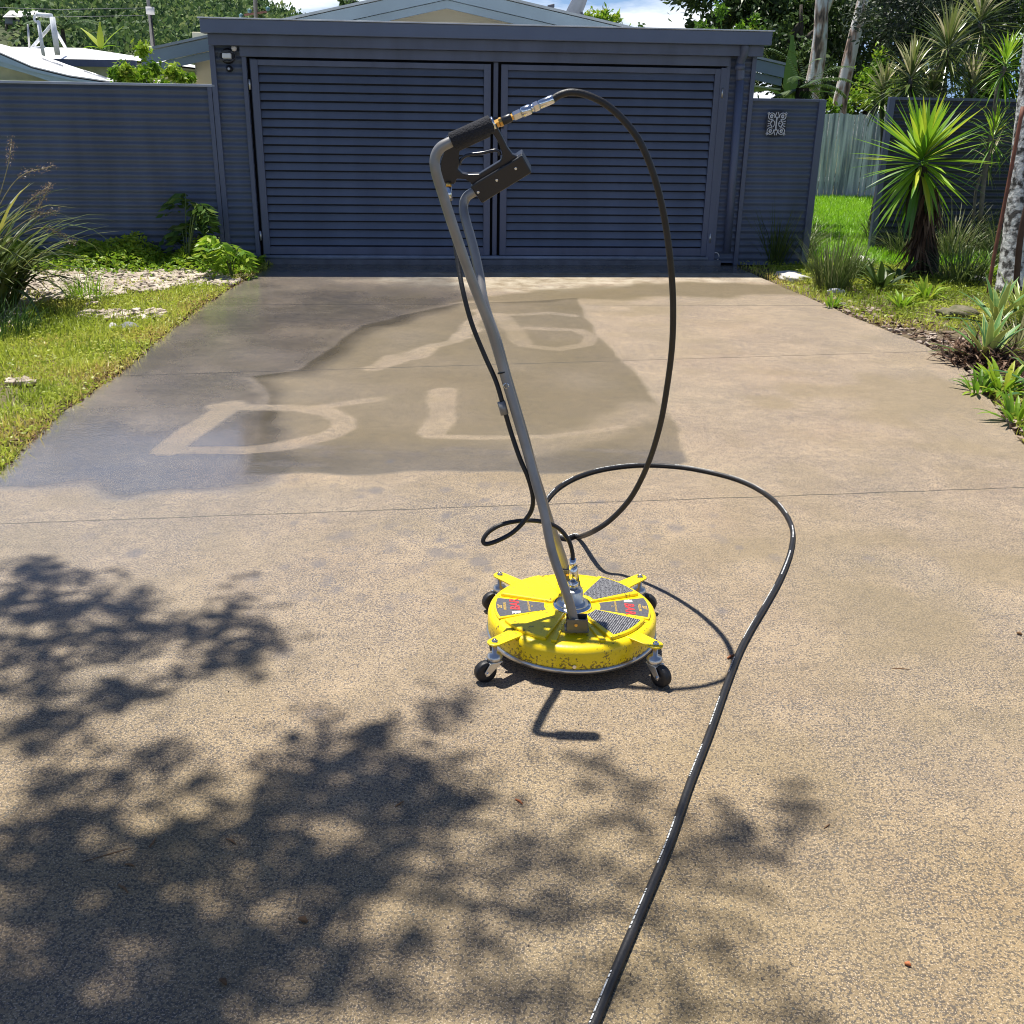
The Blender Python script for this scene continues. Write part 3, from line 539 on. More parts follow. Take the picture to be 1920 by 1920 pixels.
# hillside house
h = thing('house', 'small timber house with white roof on posts up the hillside', 'house'); Y = 62.
def hx(x0, x1, y0, y1, Ya, Yb, nm, m_):
    A_, B_, C_, D_ = atY(x0, y1, Ya), atY(x1, y1, Ya), atY(x1, y0, Ya), atY(x0, y0, Ya); e = Vector((0, Yb-Ya, 0))
    MB().hexa([A_, B_, B_+e, A_+e, D_, C_, C_+e, D_+e]).build(nm, m_, h)
e0, e1, r0, r1 = atY(5, 32, Y), atY(60, 32, Y), atY(18, 20, Y+4), atY(71, 20, Y+4)
b = MB(); b.add([e0, e1, r1, r0, e1+Vector((.6, 8, 0)), e0+Vector((-.2, 8, 0))], [(0, 1, 2, 3), (3, 2, 4, 5), (1, 4, 2), (0, 3, 5)]); b.build('roof', white_roof, h)
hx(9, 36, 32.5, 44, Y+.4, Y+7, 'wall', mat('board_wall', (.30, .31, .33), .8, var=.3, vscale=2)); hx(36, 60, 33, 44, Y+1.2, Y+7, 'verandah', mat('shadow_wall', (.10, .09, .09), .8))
hx(9, 62, 44, 46, Y+.2, Y+7, 'deck', mat('deck_timber', (.16, .14, .12), .8))
for x in (12, 26, 40, 52): MB().cyl(atY(x, 46, Y+.6), atY(x, 58, Y+.6), .08, 6).build('post', MATS['deck_timber'], h)
hx(24, 28, 35, 38, Y+.35, Y+.5, 'window', black)
h = thing('shed', 'low flat-roofed carport beside the hillside house', 'shed'); hx(62, 98, 29, 32, Y+2, Y+6, 'roof', white_roof)
for x in (66, 94): MB().cyl(atY(x, 32, Y+2.2), atY(x, 48, Y+2.2), .08, 6).build('post', MATS['deck_timber'], h)
# power pole with box, wires, umbrella, far pole
p = thing('power_pole', 'power pole with pale transformer box in front of the hillside trees', 'power pole')
MB().tube([atY(270, -60, 42), atY(280, 20, 42), atY(288, 110, 42)], .065, 8).build('pole', mat('pole_grey', (.22, .21, .2), .8), p)
MB().cyl(atY(281, 13, 41.7), atY(282, 27, 41.7), .15, 14).build('transformer', mat('box_grey', (.55, .55, .55), .5), p)
MB().tube([atY(283, 28, 41.7), atY(290, 90, 41.7)], .035, 6).build('cable', black, p)
for k, (y0, y1) in enumerate(((13, 16), (27, 30))):
    o = MB().tube([atY(-60, y0-2, 50), atY(20, y0+2, 50), atY(110, y1+2, 50), atY(270, y0+2, 50)], .012, 5).build('power_line', mat('wire', (.25, .25, .27), .6)); tag(o, ['upper', 'lower'][k]+' overhead power line crossing the wooded hillside', 'power line', 'overhead wires across the hillside')
p = thing('street_pole', 'tall thin pole with crossbar and insulators above the carport roof', 'power pole')
MB().tube([atY(480, 38, 38), atY(476, -60, 38)], .07, 8).build('pole', mat('pole_grey', (.2, .2, .2)), p); MB().bar(atY(458, 28, 38), atY(500, 22, 38), .06, .06).build('crossbar', mat('rust_bar', (.30, .14, .10), .7), p)
for x, y in ((452, 29), (468, 20), (502, 16)): MB().lathe(atY(x, y, 38), [(0, -.09), (.07, -.06), (.07, .03), (0, .07)], 8).build('insulator', mat('insulator', (.12, .25, .28), .4), p)
u = thing('garden_umbrella', 'pale domed garden umbrella top just showing over the long fence', 'umbrella')
c = atY(300, 149, 15.5); MB().lathe(c, [(.0, 0), (.08, -.012), (.30, -.14), (.62, -.34), (.62, -.38)], 8, cap=False).build('canopy', mat('canopy_cream', (.62, .58, .50), .8), u); MB().cyl(c+UZ*-.05, Vector((c.x, c.y, 0)), .025, 8).build('pole', galv, u)

# ================================================================== SURFACE CLEANER
DC = Vector((.2015, 3.0, 0))
yel = bpy.data.materials.new('yellow_paint')
def mk_yellow():
    m = yel; m.use_nodes = True; n = m.node_tree; b = n.nodes['Principled BSDF']; K = n.links.new
    t = n.nodes.new('ShaderNodeTexCoord'); s = n.nodes.new('ShaderNodeSeparateXYZ'); K(t.outputs['Object'], s.inputs[0])
    def nz(sc_, d, r=.6): q = n.nodes.new('ShaderNodeTexNoise'); q.inputs['Scale'].default_value = sc_; q.inputs['Detail'].default_value = d; q.inputs['Roughness'].default_value = r; K(t.outputs['Object'], q.inputs[0]); return q
    a, c = nz(110, 3), nz(14, 5)
    ad = n.nodes.new('ShaderNodeMath'); ad.operation = 'MULTIPLY_ADD'; K(c.outputs['Fac'], ad.inputs[0]); ad.inputs[1].default_value = .5; K(a.outputs['Fac'], ad.inputs[2])
    mr = n.nodes.new('ShaderNodeMapRange'); K(s.outputs['Z'], mr.inputs[0]); mr.inputs[1].default_value = .115; mr.inputs[2].default_value = .065; mr.inputs[3].default_value = 0; mr.inputs[4].default_value = .115
    a2 = n.nodes.new('ShaderNodeMath'); K(ad.outputs[0], a2.inputs[0]); K(mr.outputs[0], a2.inputs[1])
    r = n.nodes.new('ShaderNodeValToRGB'); r.color_ramp.elements[0].position = .875; r.color_ramp.elements[1].position = .93; K(a2.outputs[0], r.inputs[0])
    mx1 = n.nodes.new('ShaderNodeMix'); mx1.data_type = 'RGBA'; mx1.inputs['A'].default_value = (.90, .68, .0, 1); mx1.inputs['B'].default_value = (.84, .60, .003, 1); K(c.outputs['Fac'], mx1.inputs[0])
    mx2 = n.nodes.new('ShaderNodeMix'); mx2.data_type = 'RGBA'; mx2.inputs['B'].default_value = (.11, .075, .02, 1); K(mx1.outputs['Result'], mx2.inputs['A'])
    mm = n.nodes.new('ShaderNodeMath'); mm.operation = 'MULTIPLY'; mm.inputs[1].default_value = .85; K(r.outputs[0], mm.inputs[0]); K(mm.outputs[0], mx2.inputs[0]); K(mx2.outputs['Result'], b.inputs['Base Color'])
    b.inputs['Roughness'].default_value = .38; b.inputs['Coat Weight'].default_value = .2
    bp = n.nodes.new('ShaderNodeBump'); bp.inputs['Strength'].default_value = .12; bp.inputs['Distance'].default_value = .003; K(a.outputs['Fac'], bp.inputs['Height']); K(bp.outputs[0], b.inputs['Normal'])
mk_yellow()
steel = mat('brushed_steel', (.62, .61, .58), .32, .9, var=.12, vscale=30)
tube_m = mat('grey_tube_paint', (.26, .255, .25), .38, .35, var=.2, vscale=9)
chrome = mat('chrome', (.72, .72, .72), .15, 1.); brass = mat('brass', (.72, .42, .12), .28, 1.)
rub = mat('black_rubber', (.013, .013, .015), .5, var=.3, vscale=20, bump=.15, bscale=150); blk = mat('black_plastic', (.016, .017, .022), .35)
sc_ = thing('surface_cleaner', 'round yellow surface cleaner on four castors with bent grey handle', 'surface cleaner')
b = MB()   # shell
prof = [(.262, .058), (.274, .058), (.2755, .064), (.2755, .108), (.271, .121), (.261, .1285), (.246, .131), (.07, .134), (.0, .134)]
b.lathe(DC, prof, 96, cap=False)
b.lathe(DC, [(.2705, .058), (.266, .100), (.05, .112), (0, .112)], 96, cap=False)
deck = b.build('deck', yel, sc_)
def sector(r0, r1, a0, a1, z0, z1, nm, m_, par, bev=.004, n=10, inset=0.):
    A = [R(a0)+(R(a1)-R(a0))*i/n for i in range(n+1)]
    pts = [DC+Vector((r1*math.cos(a), r1*math.sin(a), z0)) for a in A]+[DC+Vector((r0*math.cos(a), r0*math.sin(a), z0)) for a in A[::-1][::n if r0 < .06 else 1]]
    return MB().prism(pts, (0, 0, z1-z0)).build(nm, m_, par, bev, 3)
for a0, a1 in ((22, 66), (114, 163), (206, 248), (296, 338)): sector(.068, .246, a0, a1, .125, .1425, 'raised_panel', yel, deck, .006)
for a0, a1 in ((-19, 17), (167, 202)): sector(.085, .256, a0, a1, .125, .1365, 'decal_panel', yel, deck, .003)
dec = mat('decal_grey', (.085, .085, .10), .5, var=.35, vscale=160); fine = None
def fine_print():
    m = bpy.data.materials.new('fine_print'); m.use_nodes = True; n = m.node_tree; b = n.nodes['Principled BSDF']; K = n.links.new
    t = n.nodes.new('ShaderNodeAttribute'); t.attribute_name = 'uvp'; s = n.nodes.new('ShaderNodeSeparateXYZ'); K(t.outputs['Vector'], s.inputs[0])
    md = n.nodes.new('ShaderNodeMath'); md.operation = 'PINGPONG'; md.inputs[1].default_value = .0035; K(s.outputs['X'], md.inputs[0])
    lt_ = n.nodes.new('ShaderNodeMath'); lt_.operation = 'LESS_THAN'; lt_.inputs[1].default_value = .0017; K(md.outputs[0], lt_.inputs[0])
    z = n.nodes.new('ShaderNodeTexNoise'); z.inputs['Scale'].default_value = 300; z.inputs['Detail'].default_value = 1; mpn = n.nodes.new('ShaderNodeMapping'); mpn.inputs['Scale'].default_value = (.35, 1, 1); K(t.outputs['Vector'], mpn.inputs[0]); K(mpn.outputs[0], z.inputs[0])
    g = n.nodes.new('ShaderNodeMath'); g.operation = 'GREATER_THAN'; g.inputs[1].default_value = .44; K(z.outputs['Fac'], g.inputs[0])
    mu = n.nodes.new('ShaderNodeMath'); mu.operation = 'MULTIPLY'; K(lt_.outputs[0], mu.inputs[0]); K(g.outputs[0], mu.inputs[1])
    mx_ = n.nodes.new('ShaderNodeMix'); mx_.data_type = 'RGBA'; mx_.inputs['A'].default_value = (.022, .022, .028, 1); mx_.inputs['B'].default_value = (.30, .30, .31, 1); K(mu.outputs[0], mx_.inputs[0]); K(mx_.outputs['Result'], b.inputs['Base Color']); b.inputs['Roughness'].default_value = .45; return m
fine = fine_print()
for a0, a1, lb in ((26, 62, 'black warning decal of fine white print at the back'), (300, 334, 'black warning decal of fine white print at the front')):
    o = sector(.082, .236, a0, a1, .1425, .1433, 'warning_decal', fine, deck, 0); o['label'] = lb
    me = o.data; am = R((a0+a1)/2); at_ = me.attributes.new('uvp', 'FLOAT_VECTOR', 'POINT'); rad = Vector((math.cos(am), math.sin(am), 0)); tan = Vector((-rad.y, rad.x, 0))
    ang = R(20); r2_ = rad*math.cos(ang)+tan*math.sin(ang); t2_ = tan*math.cos(ang)-rad*math.sin(ang)
    for i, v in enumerate(me.vertices): at_.data[i].vector = ((v.co-DC).dot(r2_), (v.co-DC).dot(t2_), 0)
def text(body, size, c, xd, yd, m_, par, name='lettering', ital=0., ex=.0003):
    cu = bpy.data.curves.new(name, 'FONT'); cu.body = body; cu.size = size; cu.align_x = 'CENTER'; cu.align_y = 'CENTER'; cu.extrude = ex; cu.shear = ital; cu.offset = size*.018
    tmp = bpy.data.objects.new('tmp', cu); me = bpy.data.meshes.new_from_object(tmp); bpy.data.objects.remove(tmp); me.materials.clear()
    o = bpy.data.objects.new(name, me); C.objects.link(o); me.materials.append(m_); xd = Vector(xd).normalized(); yd = Vector(yd).normalized(); zd = xd.cross(yd)
    o.parent = par; o.matrix_world = Matrix(((xd.x, yd.x, zd.x, c.x), (xd.y, yd.y, zd.y, c.y), (xd.z, yd.z, zd.z, c.z), (0, 0, 0, 1))); return o
red = mat('decal_red', (.62, .045, .05), .45); gold = mat('decal_gold', (.62, .42, .12), .45); wht = mat('decal_white', (.75, .75, .75), .45)
for a0, a1, sg in ((-17, 15, 1), (169, 200, -1)):
    o = sector(.092, .249, a0, a1, .1365, .1372, 'logo_decal', dec, deck, 0); am = R((a0+a1)/2); rad = Vector((math.cos(am), math.sin(am), 0)); tan = Vector((-rad.y, rad.x, 0)); zc = Vector((0, 0, .1378))
    P_ = lambda r, t: DC+rad*r+tan*t+zc
    xd, yd = -tan, rad
    text('BAR', .044, P_(.186, -.014), xd, yd, red, deck, ital=.2); text('20"', .020, P_(.236, -.004), xd, yd, gold, deck); text('PRESSURE', .012, P_(.220, -.004), xd, yd, gold, deck); text('SURFACE CLEANER', .0085, P_(.142, 0), xd, yd, gold, deck); text('SC', .008, P_(.131, 0), xd, yd, gold, deck)
    b = MB(); fl_ = [(.172, .032), (.172, .044), (.180, .050), (.184, .043), (.188, .053), (.193, .045), (.199, .052), (.200, .034)]; b.prism([P_(r, t) for r, t in fl_], (0, 0, .0004)); b.build('flame_emblem', wht, deck)
sector(.069, .246, 252, 256, .125, .1385, 'ridge', yel, deck, .003); sector(.069, .246, 288, 292, .125, .1385, 'ridge', yel, deck, .003)
b = MB(); b.lathe(DC, [(.268, .046), (.279, .044), (.279, .057), (.268, .057)], 96, cap=False); b.build('steel_rim', steel, sc_)
b = MB(); b.lathe(DC, [(.250, .028), (.254, .028), (.262, .046), (.252, .046)], 96, cap=False); b.build('splash_skirt', mat('rusty_skirt', (.03, .022, .018), .8, col2=(.10, .035, .015), vscale=25), sc_)
MB().cyl(DC+Vector((-.004, -.276, .070)), DC+Vector((-.004, -.281, .070)), .006, 10).build('rivet', chrome, sc_)
b = MB(); b.box(DC+Vector((.186, -.206, .055)), (.012, .002, .020), (1, .9, 0)); b.build('sticker', mat('sticker', (.7, .72, .76), .5), sc_)
# arms and castors
def castor(ax_, ay_, wdir):
    top = DC+Vector((ax_, ay_, .125)); dr = Vector((ax_, ay_, 0)).normalized(); sd = Vector((-dr.y, dr.x, 0)); rr = Vector((ax_, ay_, 0)).length
    b = MB(); out = []; w_ = .023
    for a in lsp(-PI/2, PI/2, 9): out.append(top+dr*(.0+w_*math.cos(a))+sd*w_*math.sin(a))
    inn = DC+dr*(rr-.16)+Vector((0, 0, .125)); out += [inn+sd*.030, inn-sd*.030]; b.prism(out, (0, 0, .006)); arm = b.build('arm', yel, sc_, .0015)
    b = MB(); b.lathe(top+UZ*.006, [(.010, 0), (.010, .004), (0, .004)], 16); b.lathe(top+UZ*.009, [(.0065, 0), (.0065, .006), (0, .008)], 6); b.build('bolt', chrome, arm)
    b = MB(); b.lathe(top+UZ*-.062, [(.008, .0), (.022, .006), (.026, .016), (.020, .026), (.008, .030), (.008, .062)], 20); stem_ = b.build('swivel', steel, sc_)
    wd = Vector((math.cos(wdir), math.sin(wdir), 0)); ws = Vector((-wd.y, wd.x, 0)); wc = DC+Vector((ax_, ay_, 0))+wd*.030+UZ*.0345
    b = MB()
    for sgn in (-1, 1):
        pl_ = [top+UZ*-.058+wd*-.018+ws*.017*sgn, top+UZ*-.058+wd*.022+ws*.017*sgn, wc+wd*.010+UZ*.004+ws*.017*sgn, wc+wd*.004-UZ*.010+ws*.017*sgn, wc-wd*.010-UZ*.004+ws*.017*sgn]
        b.prism(pl_, ws*.003*sgn)
    b.box(top+UZ*-.059+wd*.002, (.044, .038, .004), wd); b.build('fork', steel, stem_, .001)
    b = MB(); b.lathe(wc, [(.020, -.013), (.032, -.013), (.0345, -.009), (.0345, .009), (.032, .013), (.020, .013)], 32, ws); wh = b.build('wheel', rub, sc_)
    b = MB(); b.lathe(wc, [(.0, -.0135), (.020, -.0125), (.020, .0125), (0, .0135)], 20, ws); b.build('hub', mat('dark_hub', (.05, .05, .055), .5), wh)
    MB().cyl(wc-ws*.024, wc+ws*.024, .0055, 8).build('axle_bolt', chrome, wh)
castor(-.248, -.240, R(205)); castor(.244, -.240, R(-50)); castor(-.240, .240, R(205)); castor(.249, .242, R(-20))
# centre swivel
b = MB(); b.lathe(DC+UZ*.133, [(.062, 0), (.064, .006), (.060, .012), (.0, .012)], 40); b.build('hub_flange', chrome, sc_)
b = MB(); b.lathe(DC+UZ*.145, [(.052, 0), (.052, .006), (.040, .008), (.034, .010), (.034, .048), (.030, .054), (.0, .054)], 40); b.build('swivel_body', steel, sc_)
b = MB(); b.lathe(DC+UZ*.199, [(.019, 0), (.019, .022), (.016, .025), (0, .025)], 6); b.lathe(DC+UZ*.224, [(.010, 0), (.010, .010), (.013, .012), (.013, .05), (.010, .052), (0, .052)], 16); b.build('hose_fitting', chrome, sc_)
# handle tubes
TR = .0142
ft = [(1079, 1172, 2.825), (1066, 1125, 2.83), (1052, 1085, 2.84), (1034, 1030, 2.86), (1021, 965, 2.885), (1003, 900, 2.91), (985, 835, 2.935), (948, 710, 2.965), (929, 645, 2.965), (914, 600, 2.955), (896, 555, 2.94), (872, 490, 2.92), (848, 420, 2.90), (829, 360, 2.89), (817, 320, 2.88), (816, 296, 2.88), (825, 278, 2.88), (843, 267, 2.88), (880, 250, 2.885), (918, 233, 2.89)]
bk = [(1063, 1078, 3.19), (1056, 1050, 3.18), (1046, 1020, 3.16), (1033, 985, 3.13), (1016, 930, 3.08), (1000, 880, 3.04), (984, 820, 3.01), (950, 705, 3.00), (932, 640, 3.00), (915, 592, 3.02), (905, 555, 3.04), (899, 515, 3.08), (888, 465, 3.12), (874, 415, 3.16), (869, 390, 3.19), (873, 372, 3.20), (888, 360, 3.20), (930, 338, 3.20), (965, 318, 3.20)]
fp_ = [atY(*p) for p in ft]; bp_ = [atY(*p) for p in bk]
b = MB(); b.tube(spline(fp_, 6), TR, 16); hf = b.build('handle_tube', tube_m, sc_); hf['label'] = 'near handle tube ending in the foam grip'
b = MB(); b.tube(spline(bp_, 6), TR, 16); hb = b.build('handle_tube', tube_m, sc_); hb['label'] = 'far handle tube clamped in the gun housing'
for p0, dr in ((fp_[0], 1), (bp_[0], -1)):
    b = MB(); base = Vector((p0.x, p0.y, .142)); b.box(base+Vector((.004, 0, .004)), (.075, .045, .008)); 
    for sx in (-1, 1): b.box(base+Vector((.004+sx*0, sx*.020, .026)), (.065, .004, .040))
    b.box(base+Vector((.034, 0, .022)), (.006, .040, .032)); b.build('bracket', mat('bracket_grey', (.15, .145, .14), .35, .6), sc_, .0015)
    MB().cyl(base+Vector((0, -.026, .028)), base+Vector((0, .026, .028)), .005, 8).build('bracket_bolt', brass, sc_)
# joint ring, button and hose clip on the tubes
tdir = (atY(945, 700, 2.965)-atY(960, 755, 2.955)).normalized(); pj = atY(942, 698, 2.9655)
b = MB(); b.tube([pj-tdir*.002, pj+tdir*.002], TR*1.05, 16); b.build('joint_ring', mat('joint_black', (.02, .02, .02), .5), hf)
b = MB(); b.lathe(atY(949, 723, 2.9655-.0145), [(.0085, 0), (.0085, .002), (.0065, .002)], 20, (0, -1, .1), cap=False); b.build('lock_button', chrome, hf)
b = MB(); b.lathe(atY(953, 740, 2.9655-.0142), [(.0045, -.002), (.0045, .001), (0, .002)], 14, (0, -1, .1)); b.build('rivet', chrome, hf)
# whip hose from gun to swivel
WY = [(842, 372, 3.18), (844, 400, 3.17), (851, 440, 3.14), (860, 500, 3.09), (868, 545, 3.05), (884, 605, 3.02), (908, 665, 2.995), (930, 715, 2.97), (944, 762, 2.955), (958, 810, 2.95), (975, 860, 2.93), (990, 895, 2.92), (999, 930, 2.92), (997, 955, 2.93), (984, 976, 2.935), (962, 998, 2.93), (935, 1013, 2.92), (912, 1020, 2.91), (906, 1012, 2.91), (918, 996, 2.92), (945, 982, 2.93), (985, 976, 2.97), (1020, 979, 3.0), (1048, 991, 3.01), (1066, 1013, 3.01), (1073, 1035, 3.005), (1074, 1050, 3.0)]
wpts = [atY(*p) for p in WY]
b = MB(); b.tube(spline(wpts, 6), .0072, 10); wh = b.build('whip_hose', rub, sc_)
e = wpts[-1]; b = MB(); b.tube([e+UZ*.004, e+UZ*-.03, Vector((DC.x, DC.y, .276))], [.011, .011, .009], 12); b.build('ferrule', chrome, wh)
e = wpts[0]; g0 = atY(841, 344, 3.185); b = MB(); b.tube([e+(g0-e)*-.15, e+(g0-e)*.75], .0095, 12); b.build('ferrule', chrome, wh); b = MB(); b.tube([e+(g0-e)*.75, g0+(g0-e)*.05], .0085, 8); b.build('brass_nut', brass, wh)
cl = atY(943, 765, 2.955); b = MB(); b.tube([cl+tdir*.020, cl-tdir*.020], .0125, 14); b.build('hose_clip', tube_m, hf)
# gun
gun = []
z6 = lambda x, y: (780+x/6, 140+y/6)
def gy(y): return 3.17+(y-250)/90*.03       # the gun rides on the far tube
outl = [(350, 760), (300, 905), (283, 960), (280, 1200), (300, 1212), (430, 1222), (445, 1200), (460, 1160), (560, 1168), (610, 1200), (632, 1232), (612, 1252), (740, 1432), (765, 1425), (1302, 1082), (1200, 885), (1188, 876), (1140, 908), (1085, 885), (1030, 810), (985, 720), (930, 610), (905, 545), (830, 520), (840, 640), (868, 660), (895, 700), (930, 760), (965, 860), (972, 905), (950, 960), (820, 1040), (710, 1108), (590, 1112), (520, 1098), (470, 1050), (490, 1000), (482, 930), (490, 850), (840, 690), (830, 560)]
pts = [atY(*z6(x, y), gy(z6(x, y)[1])) for x, y in outl]
me_n = (pts[13]-pts[2]).cross(pts[20]-pts[2]).normalized(); me_n = me_n if me_n.y > 0 else -me_n
b = MB(); b.prism([p-me_n*.011 for p in pts], me_n*.022); gb = b.build('trigger_gun', blk, sc_, .003, 2)
bxp = [atY(*z6(x, y), gy(z6(x, y)[1])-.004) for x, y in [(622, 1252), (742, 1428), (1302, 1082), (1192, 882), (1130, 925), (640, 1215)]]
b = MB(); b.prism([p-me_n*.020 for p in bxp], me_n*.070); b.build('housing', blk, gb, .004, 2)
for x, y in ((1122, 1035), (910, 1166), (702, 1300)):
    p = atY(*z6(x, y), gy(z6(x, y)[1])-.004)-me_n*.0205; MB().lathe(p, [(.0042, 0), (.0042, .001), (.0022, .0015), (.0018, -.001), (0, -.001)], 14, -me_n).build('screw', chrome, gb)
tr = [atY(*z6(x, y), gy(z6(x, y)[1])) for x, y in [(488, 1015), (505, 960), (560, 912), (640, 893), (760, 878), (880, 850), (928, 862), (948, 905)]]
b = MB(); b.tube(spline(tr, 5), .0048, 8); b.build('trigger', mat('trigger_black', (.02, .025, .04), .25), gb)
foam = mat('foam_grip', (.022, .023, .030), .95, var=.4, vscale=220, bump=.6, bscale=260)
ga, gb2 = atY(846, 266, 2.88), atY(922, 232, 2.89); b = MB(); b.tube([ga, ga+(gb2-ga)*.02, ga+(gb2-ga)*.98, gb2], [.019, .0235, .0235, .020], 20); b.build('foam_grip', foam, hf)
b = MB(); b.lathe(atY(843, 262, 3.17), [(0, -.014), (.010, -.010), (.014, 0), (.010, .010), (0, .014)], 16); b.build('swivel_knob', mat('knob_black', (.02, .02, .025), .12), gb)
gdir = (gb2-ga).normalized(); b = MB(); b.tube([gb2, gb2+gdir*.007], .0165, 16); b.build('steel_washer', chrome, hf)

# ================================================================== PRESSURE HOSE
ph = thing('pressure_hose', 'long black high pressure hose looping from the gun across the concrete', 'hose')
ca, cb = atY(927, 234, 3.17), atY(1038, 185, 3.17); cdr = (cb-ca).normalized(); cl_ = (cb-ca).length
def seg(t0, t1, r, m_, nm, n=16, r2=None):
    b = MB(); p0, p1 = ca+cdr*cl_*t0, ca+cdr*cl_*t1; ch = min(.003, (p1-p0).length*.2); r2 = r2 or r
    b.tube([p0, p0+cdr*ch, p1-cdr*ch, p1], [r*.85, r, r2, r2*.85], n, smooth=n > 8); return b.build(nm, m_, ph)
seg(-.02, .10, .012, brass, 'brass_swivel', 6); seg(.08, .14, .0135, brass, 'brass_swivel', 8); seg(.13, .29, .0125, blk, 'rubber_sleeve'); seg(.27, .34, .0095, brass, 'brass_nipple', 6)
seg(.32, .46, .013, chrome, 'steel_coupling', 6); seg(.46, .62, .0145, chrome, 'steel_coupling'); seg(.62, .67, .0105, chrome, 'steel_coupling'); seg(.66, .76, .014, chrome, 'steel_coupling', 6); seg(.76, 1.0, .0125, chrome, 'steel_ferrule')
HR = .0103
air = [(1036, 186, 3.17), (1052, 177, 3.17), (1072, 173, 3.17), (1100, 178, 3.175), (1135, 195, 3.18), (1170, 226, 3.19), (1202, 270, 3.20), (1228, 335, 3.22), (1246, 410, 3.25), (1257, 490, 3.28), (1262, 570, 3.32), (1260, 650, 3.36), (1250, 730, 3.41), (1237, 800, 3.45), (1215, 870, 3.50), (1185, 930, 3.55), (1150, 970, 3.59), (1115, 995, 3.62)]
grd = [(1085, 1007), (1060, 1009), (1038, 1000), (1022, 980), (1017, 960), (1024, 938), (1048, 913), (1085, 893), (1135, 879), (1200, 872), (1270, 875), (1330, 885), (1385, 900), (1430, 922), (1465, 952), (1485, 990), (1483, 1030), (1465, 1080), (1438, 1130), (1408, 1180), (1385, 1225), (1360, 1290), (1330, 1375), (1293, 1470), (1255, 1580), (1205, 1700), (1158, 1810), (1112, 1922)]
hp = [atY(*p) for p in air]+[atZ(x, y, HR*1.0) for x, y in grd]; d_ = hp[-1]-hp[-2]; hp += [hp[-1]+d_*1.5, hp[-1]+d_*3.5+Vector((.1, 0, 0)), hp[-1]+d_*7+Vector((.5, 0, 0))]
for p in hp: p.z = max(p.z, HR*.98)
hs = spline(hp, 8)
for p in hs: p.z = max(p.z, HR*.97)
b = MB(); b.tube(hs, HR, 12); hose = b.build('hose_body', rub, ph)
# white printed marking along the upper side of the hose
def hose_print():
    b = MB(); cum = 0; nxt = .0; on = True; mode = 0; i0 = 8*len(air)-20; r = np.random.default_rng(3)
    P = []; 
    for a_, c_ in zip(hs[i0:-1], hs[i0+1:]):
        n_ = max(1, int((c_-a_).length/.004)); P += [a_.lerp(c_, k/n_) for k in range(n_)]
    i = 0; word = 40
    while i < len(P)-12:
        gap = r.random()
        if word <= 0: i += int(r.integers(18, 45)); word = int(r.integers(12, 34)); continue
        ln_ = int(r.integers(1, 3)); p0, p1 = P[i], P[min(i+ln_, len(P)-1)]; t = (p1-p0)
        if t.length > 1e-6:
            t.normalize(); sd = t.cross(UZ).normalized()
            sd = sd if sd.x < 0 else -sd
            if i/len(P) < .5: sd = Vector((0, 0, 0))
            up_ = (UZ*.82+sd*.57).normalized(); tv = t.cross(up_).normalized()
            for w0, w1 in ((-.0022, .0022),) if r.random() < .6 else ((-.0022, -.0004), (.0006, .0022)):
                q0, q1 = p0+up_*(HR+.0004), p1+up_*(HR+.0004); b.add([q0+tv*w0, q1+tv*w0, q1+tv*w1, q0+tv*w1], [(0, 1, 2, 3)])
        i += ln_+int(r.integers(0, 2)); word -= 1
    return b
hose_print().build('lettering', mat('print_white', (.70, .72, .72), .5), hose)

# ================================================================== PLANTS
G_YG = leafmat('lawn_green', [(.09, .13, .02), (.27, .36, .03), (.50, .56, .08), (.55, .42, .14)], .45)
G_BR = leafmat('bright_lawn', [(.12, .26, .015), (.22, .46, .02), (.34, .60, .03)], .45)
G_DK = leafmat('dark_leaf', [(.012, .028, .012), (.03, .06, .016), (.055, .10, .02), (.10, .16, .03)], .22)
G_MD = leafmat('mid_leaf', [(.02, .05, .015), (.05, .11, .02), (.10, .19, .03), (.22, .30, .05)], .3)
G_BT = leafmat('bright_leaf', [(.05, .12, .015), (.14, .29, .02), (.30, .46, .03), (.46, .50, .06)], .4)
G_HL = leafmat('hill_leaf', [(.03, .06, .03), (.07, .13, .05), (.15, .24, .07), (.30, .36, .14)], .3, .6, .2)
G_YU = leafmat('yucca_leaf', [(.05, .13, .02), (.13, .30, .02), (.30, .50, .03), (.60, .62, .06)], .35, .35, .7)
G_DR = leafmat('strap_leaf', [(.04, .06, .03), (.09, .14, .03), (.24, .28, .08), (.62, .54, .36)], .28, .3, .8)
G_TU = leafmat('tussock_leaf', [(.05, .08, .03), (.09, .14, .03), (.19, .22, .08), (.42, .38, .22)], .25, .4, .5)
G_AG = leafmat('agave_leaf', [(.06, .15, .05), (.16, .32, .09), (.62, .66, .20)], .2, .4, .5)
G_DD = leafmat('dead_leaf', [(.035, .02, .015), (.10, .055, .035), (.24, .16, .11), (.42, .33, .24)], .1, .8, .2)
bark_p = mat('paper_bark', (.10, .075, .06), .85, vscale=1.6, bump=1., bscale=10, col2=(.74, .72, .68), stretch=(5, 5, 1.4), hard=(.36, .56), mid=(.44, (.40, .27, .20)))
bark_d = mat('dark_bark', (.05, .04, .03), .9, var=.4, vscale=8, bump=.8, bscale=30)
bark_g = mat('lichen_bark', (.07, .065, .06), .9, vscale=16, bump=1., bscale=30, col2=(.66, .66, .64), hard=(.40, .56), mid=(.47, (.30, .29, .28)))
def A(*v): return np.array(v, float)
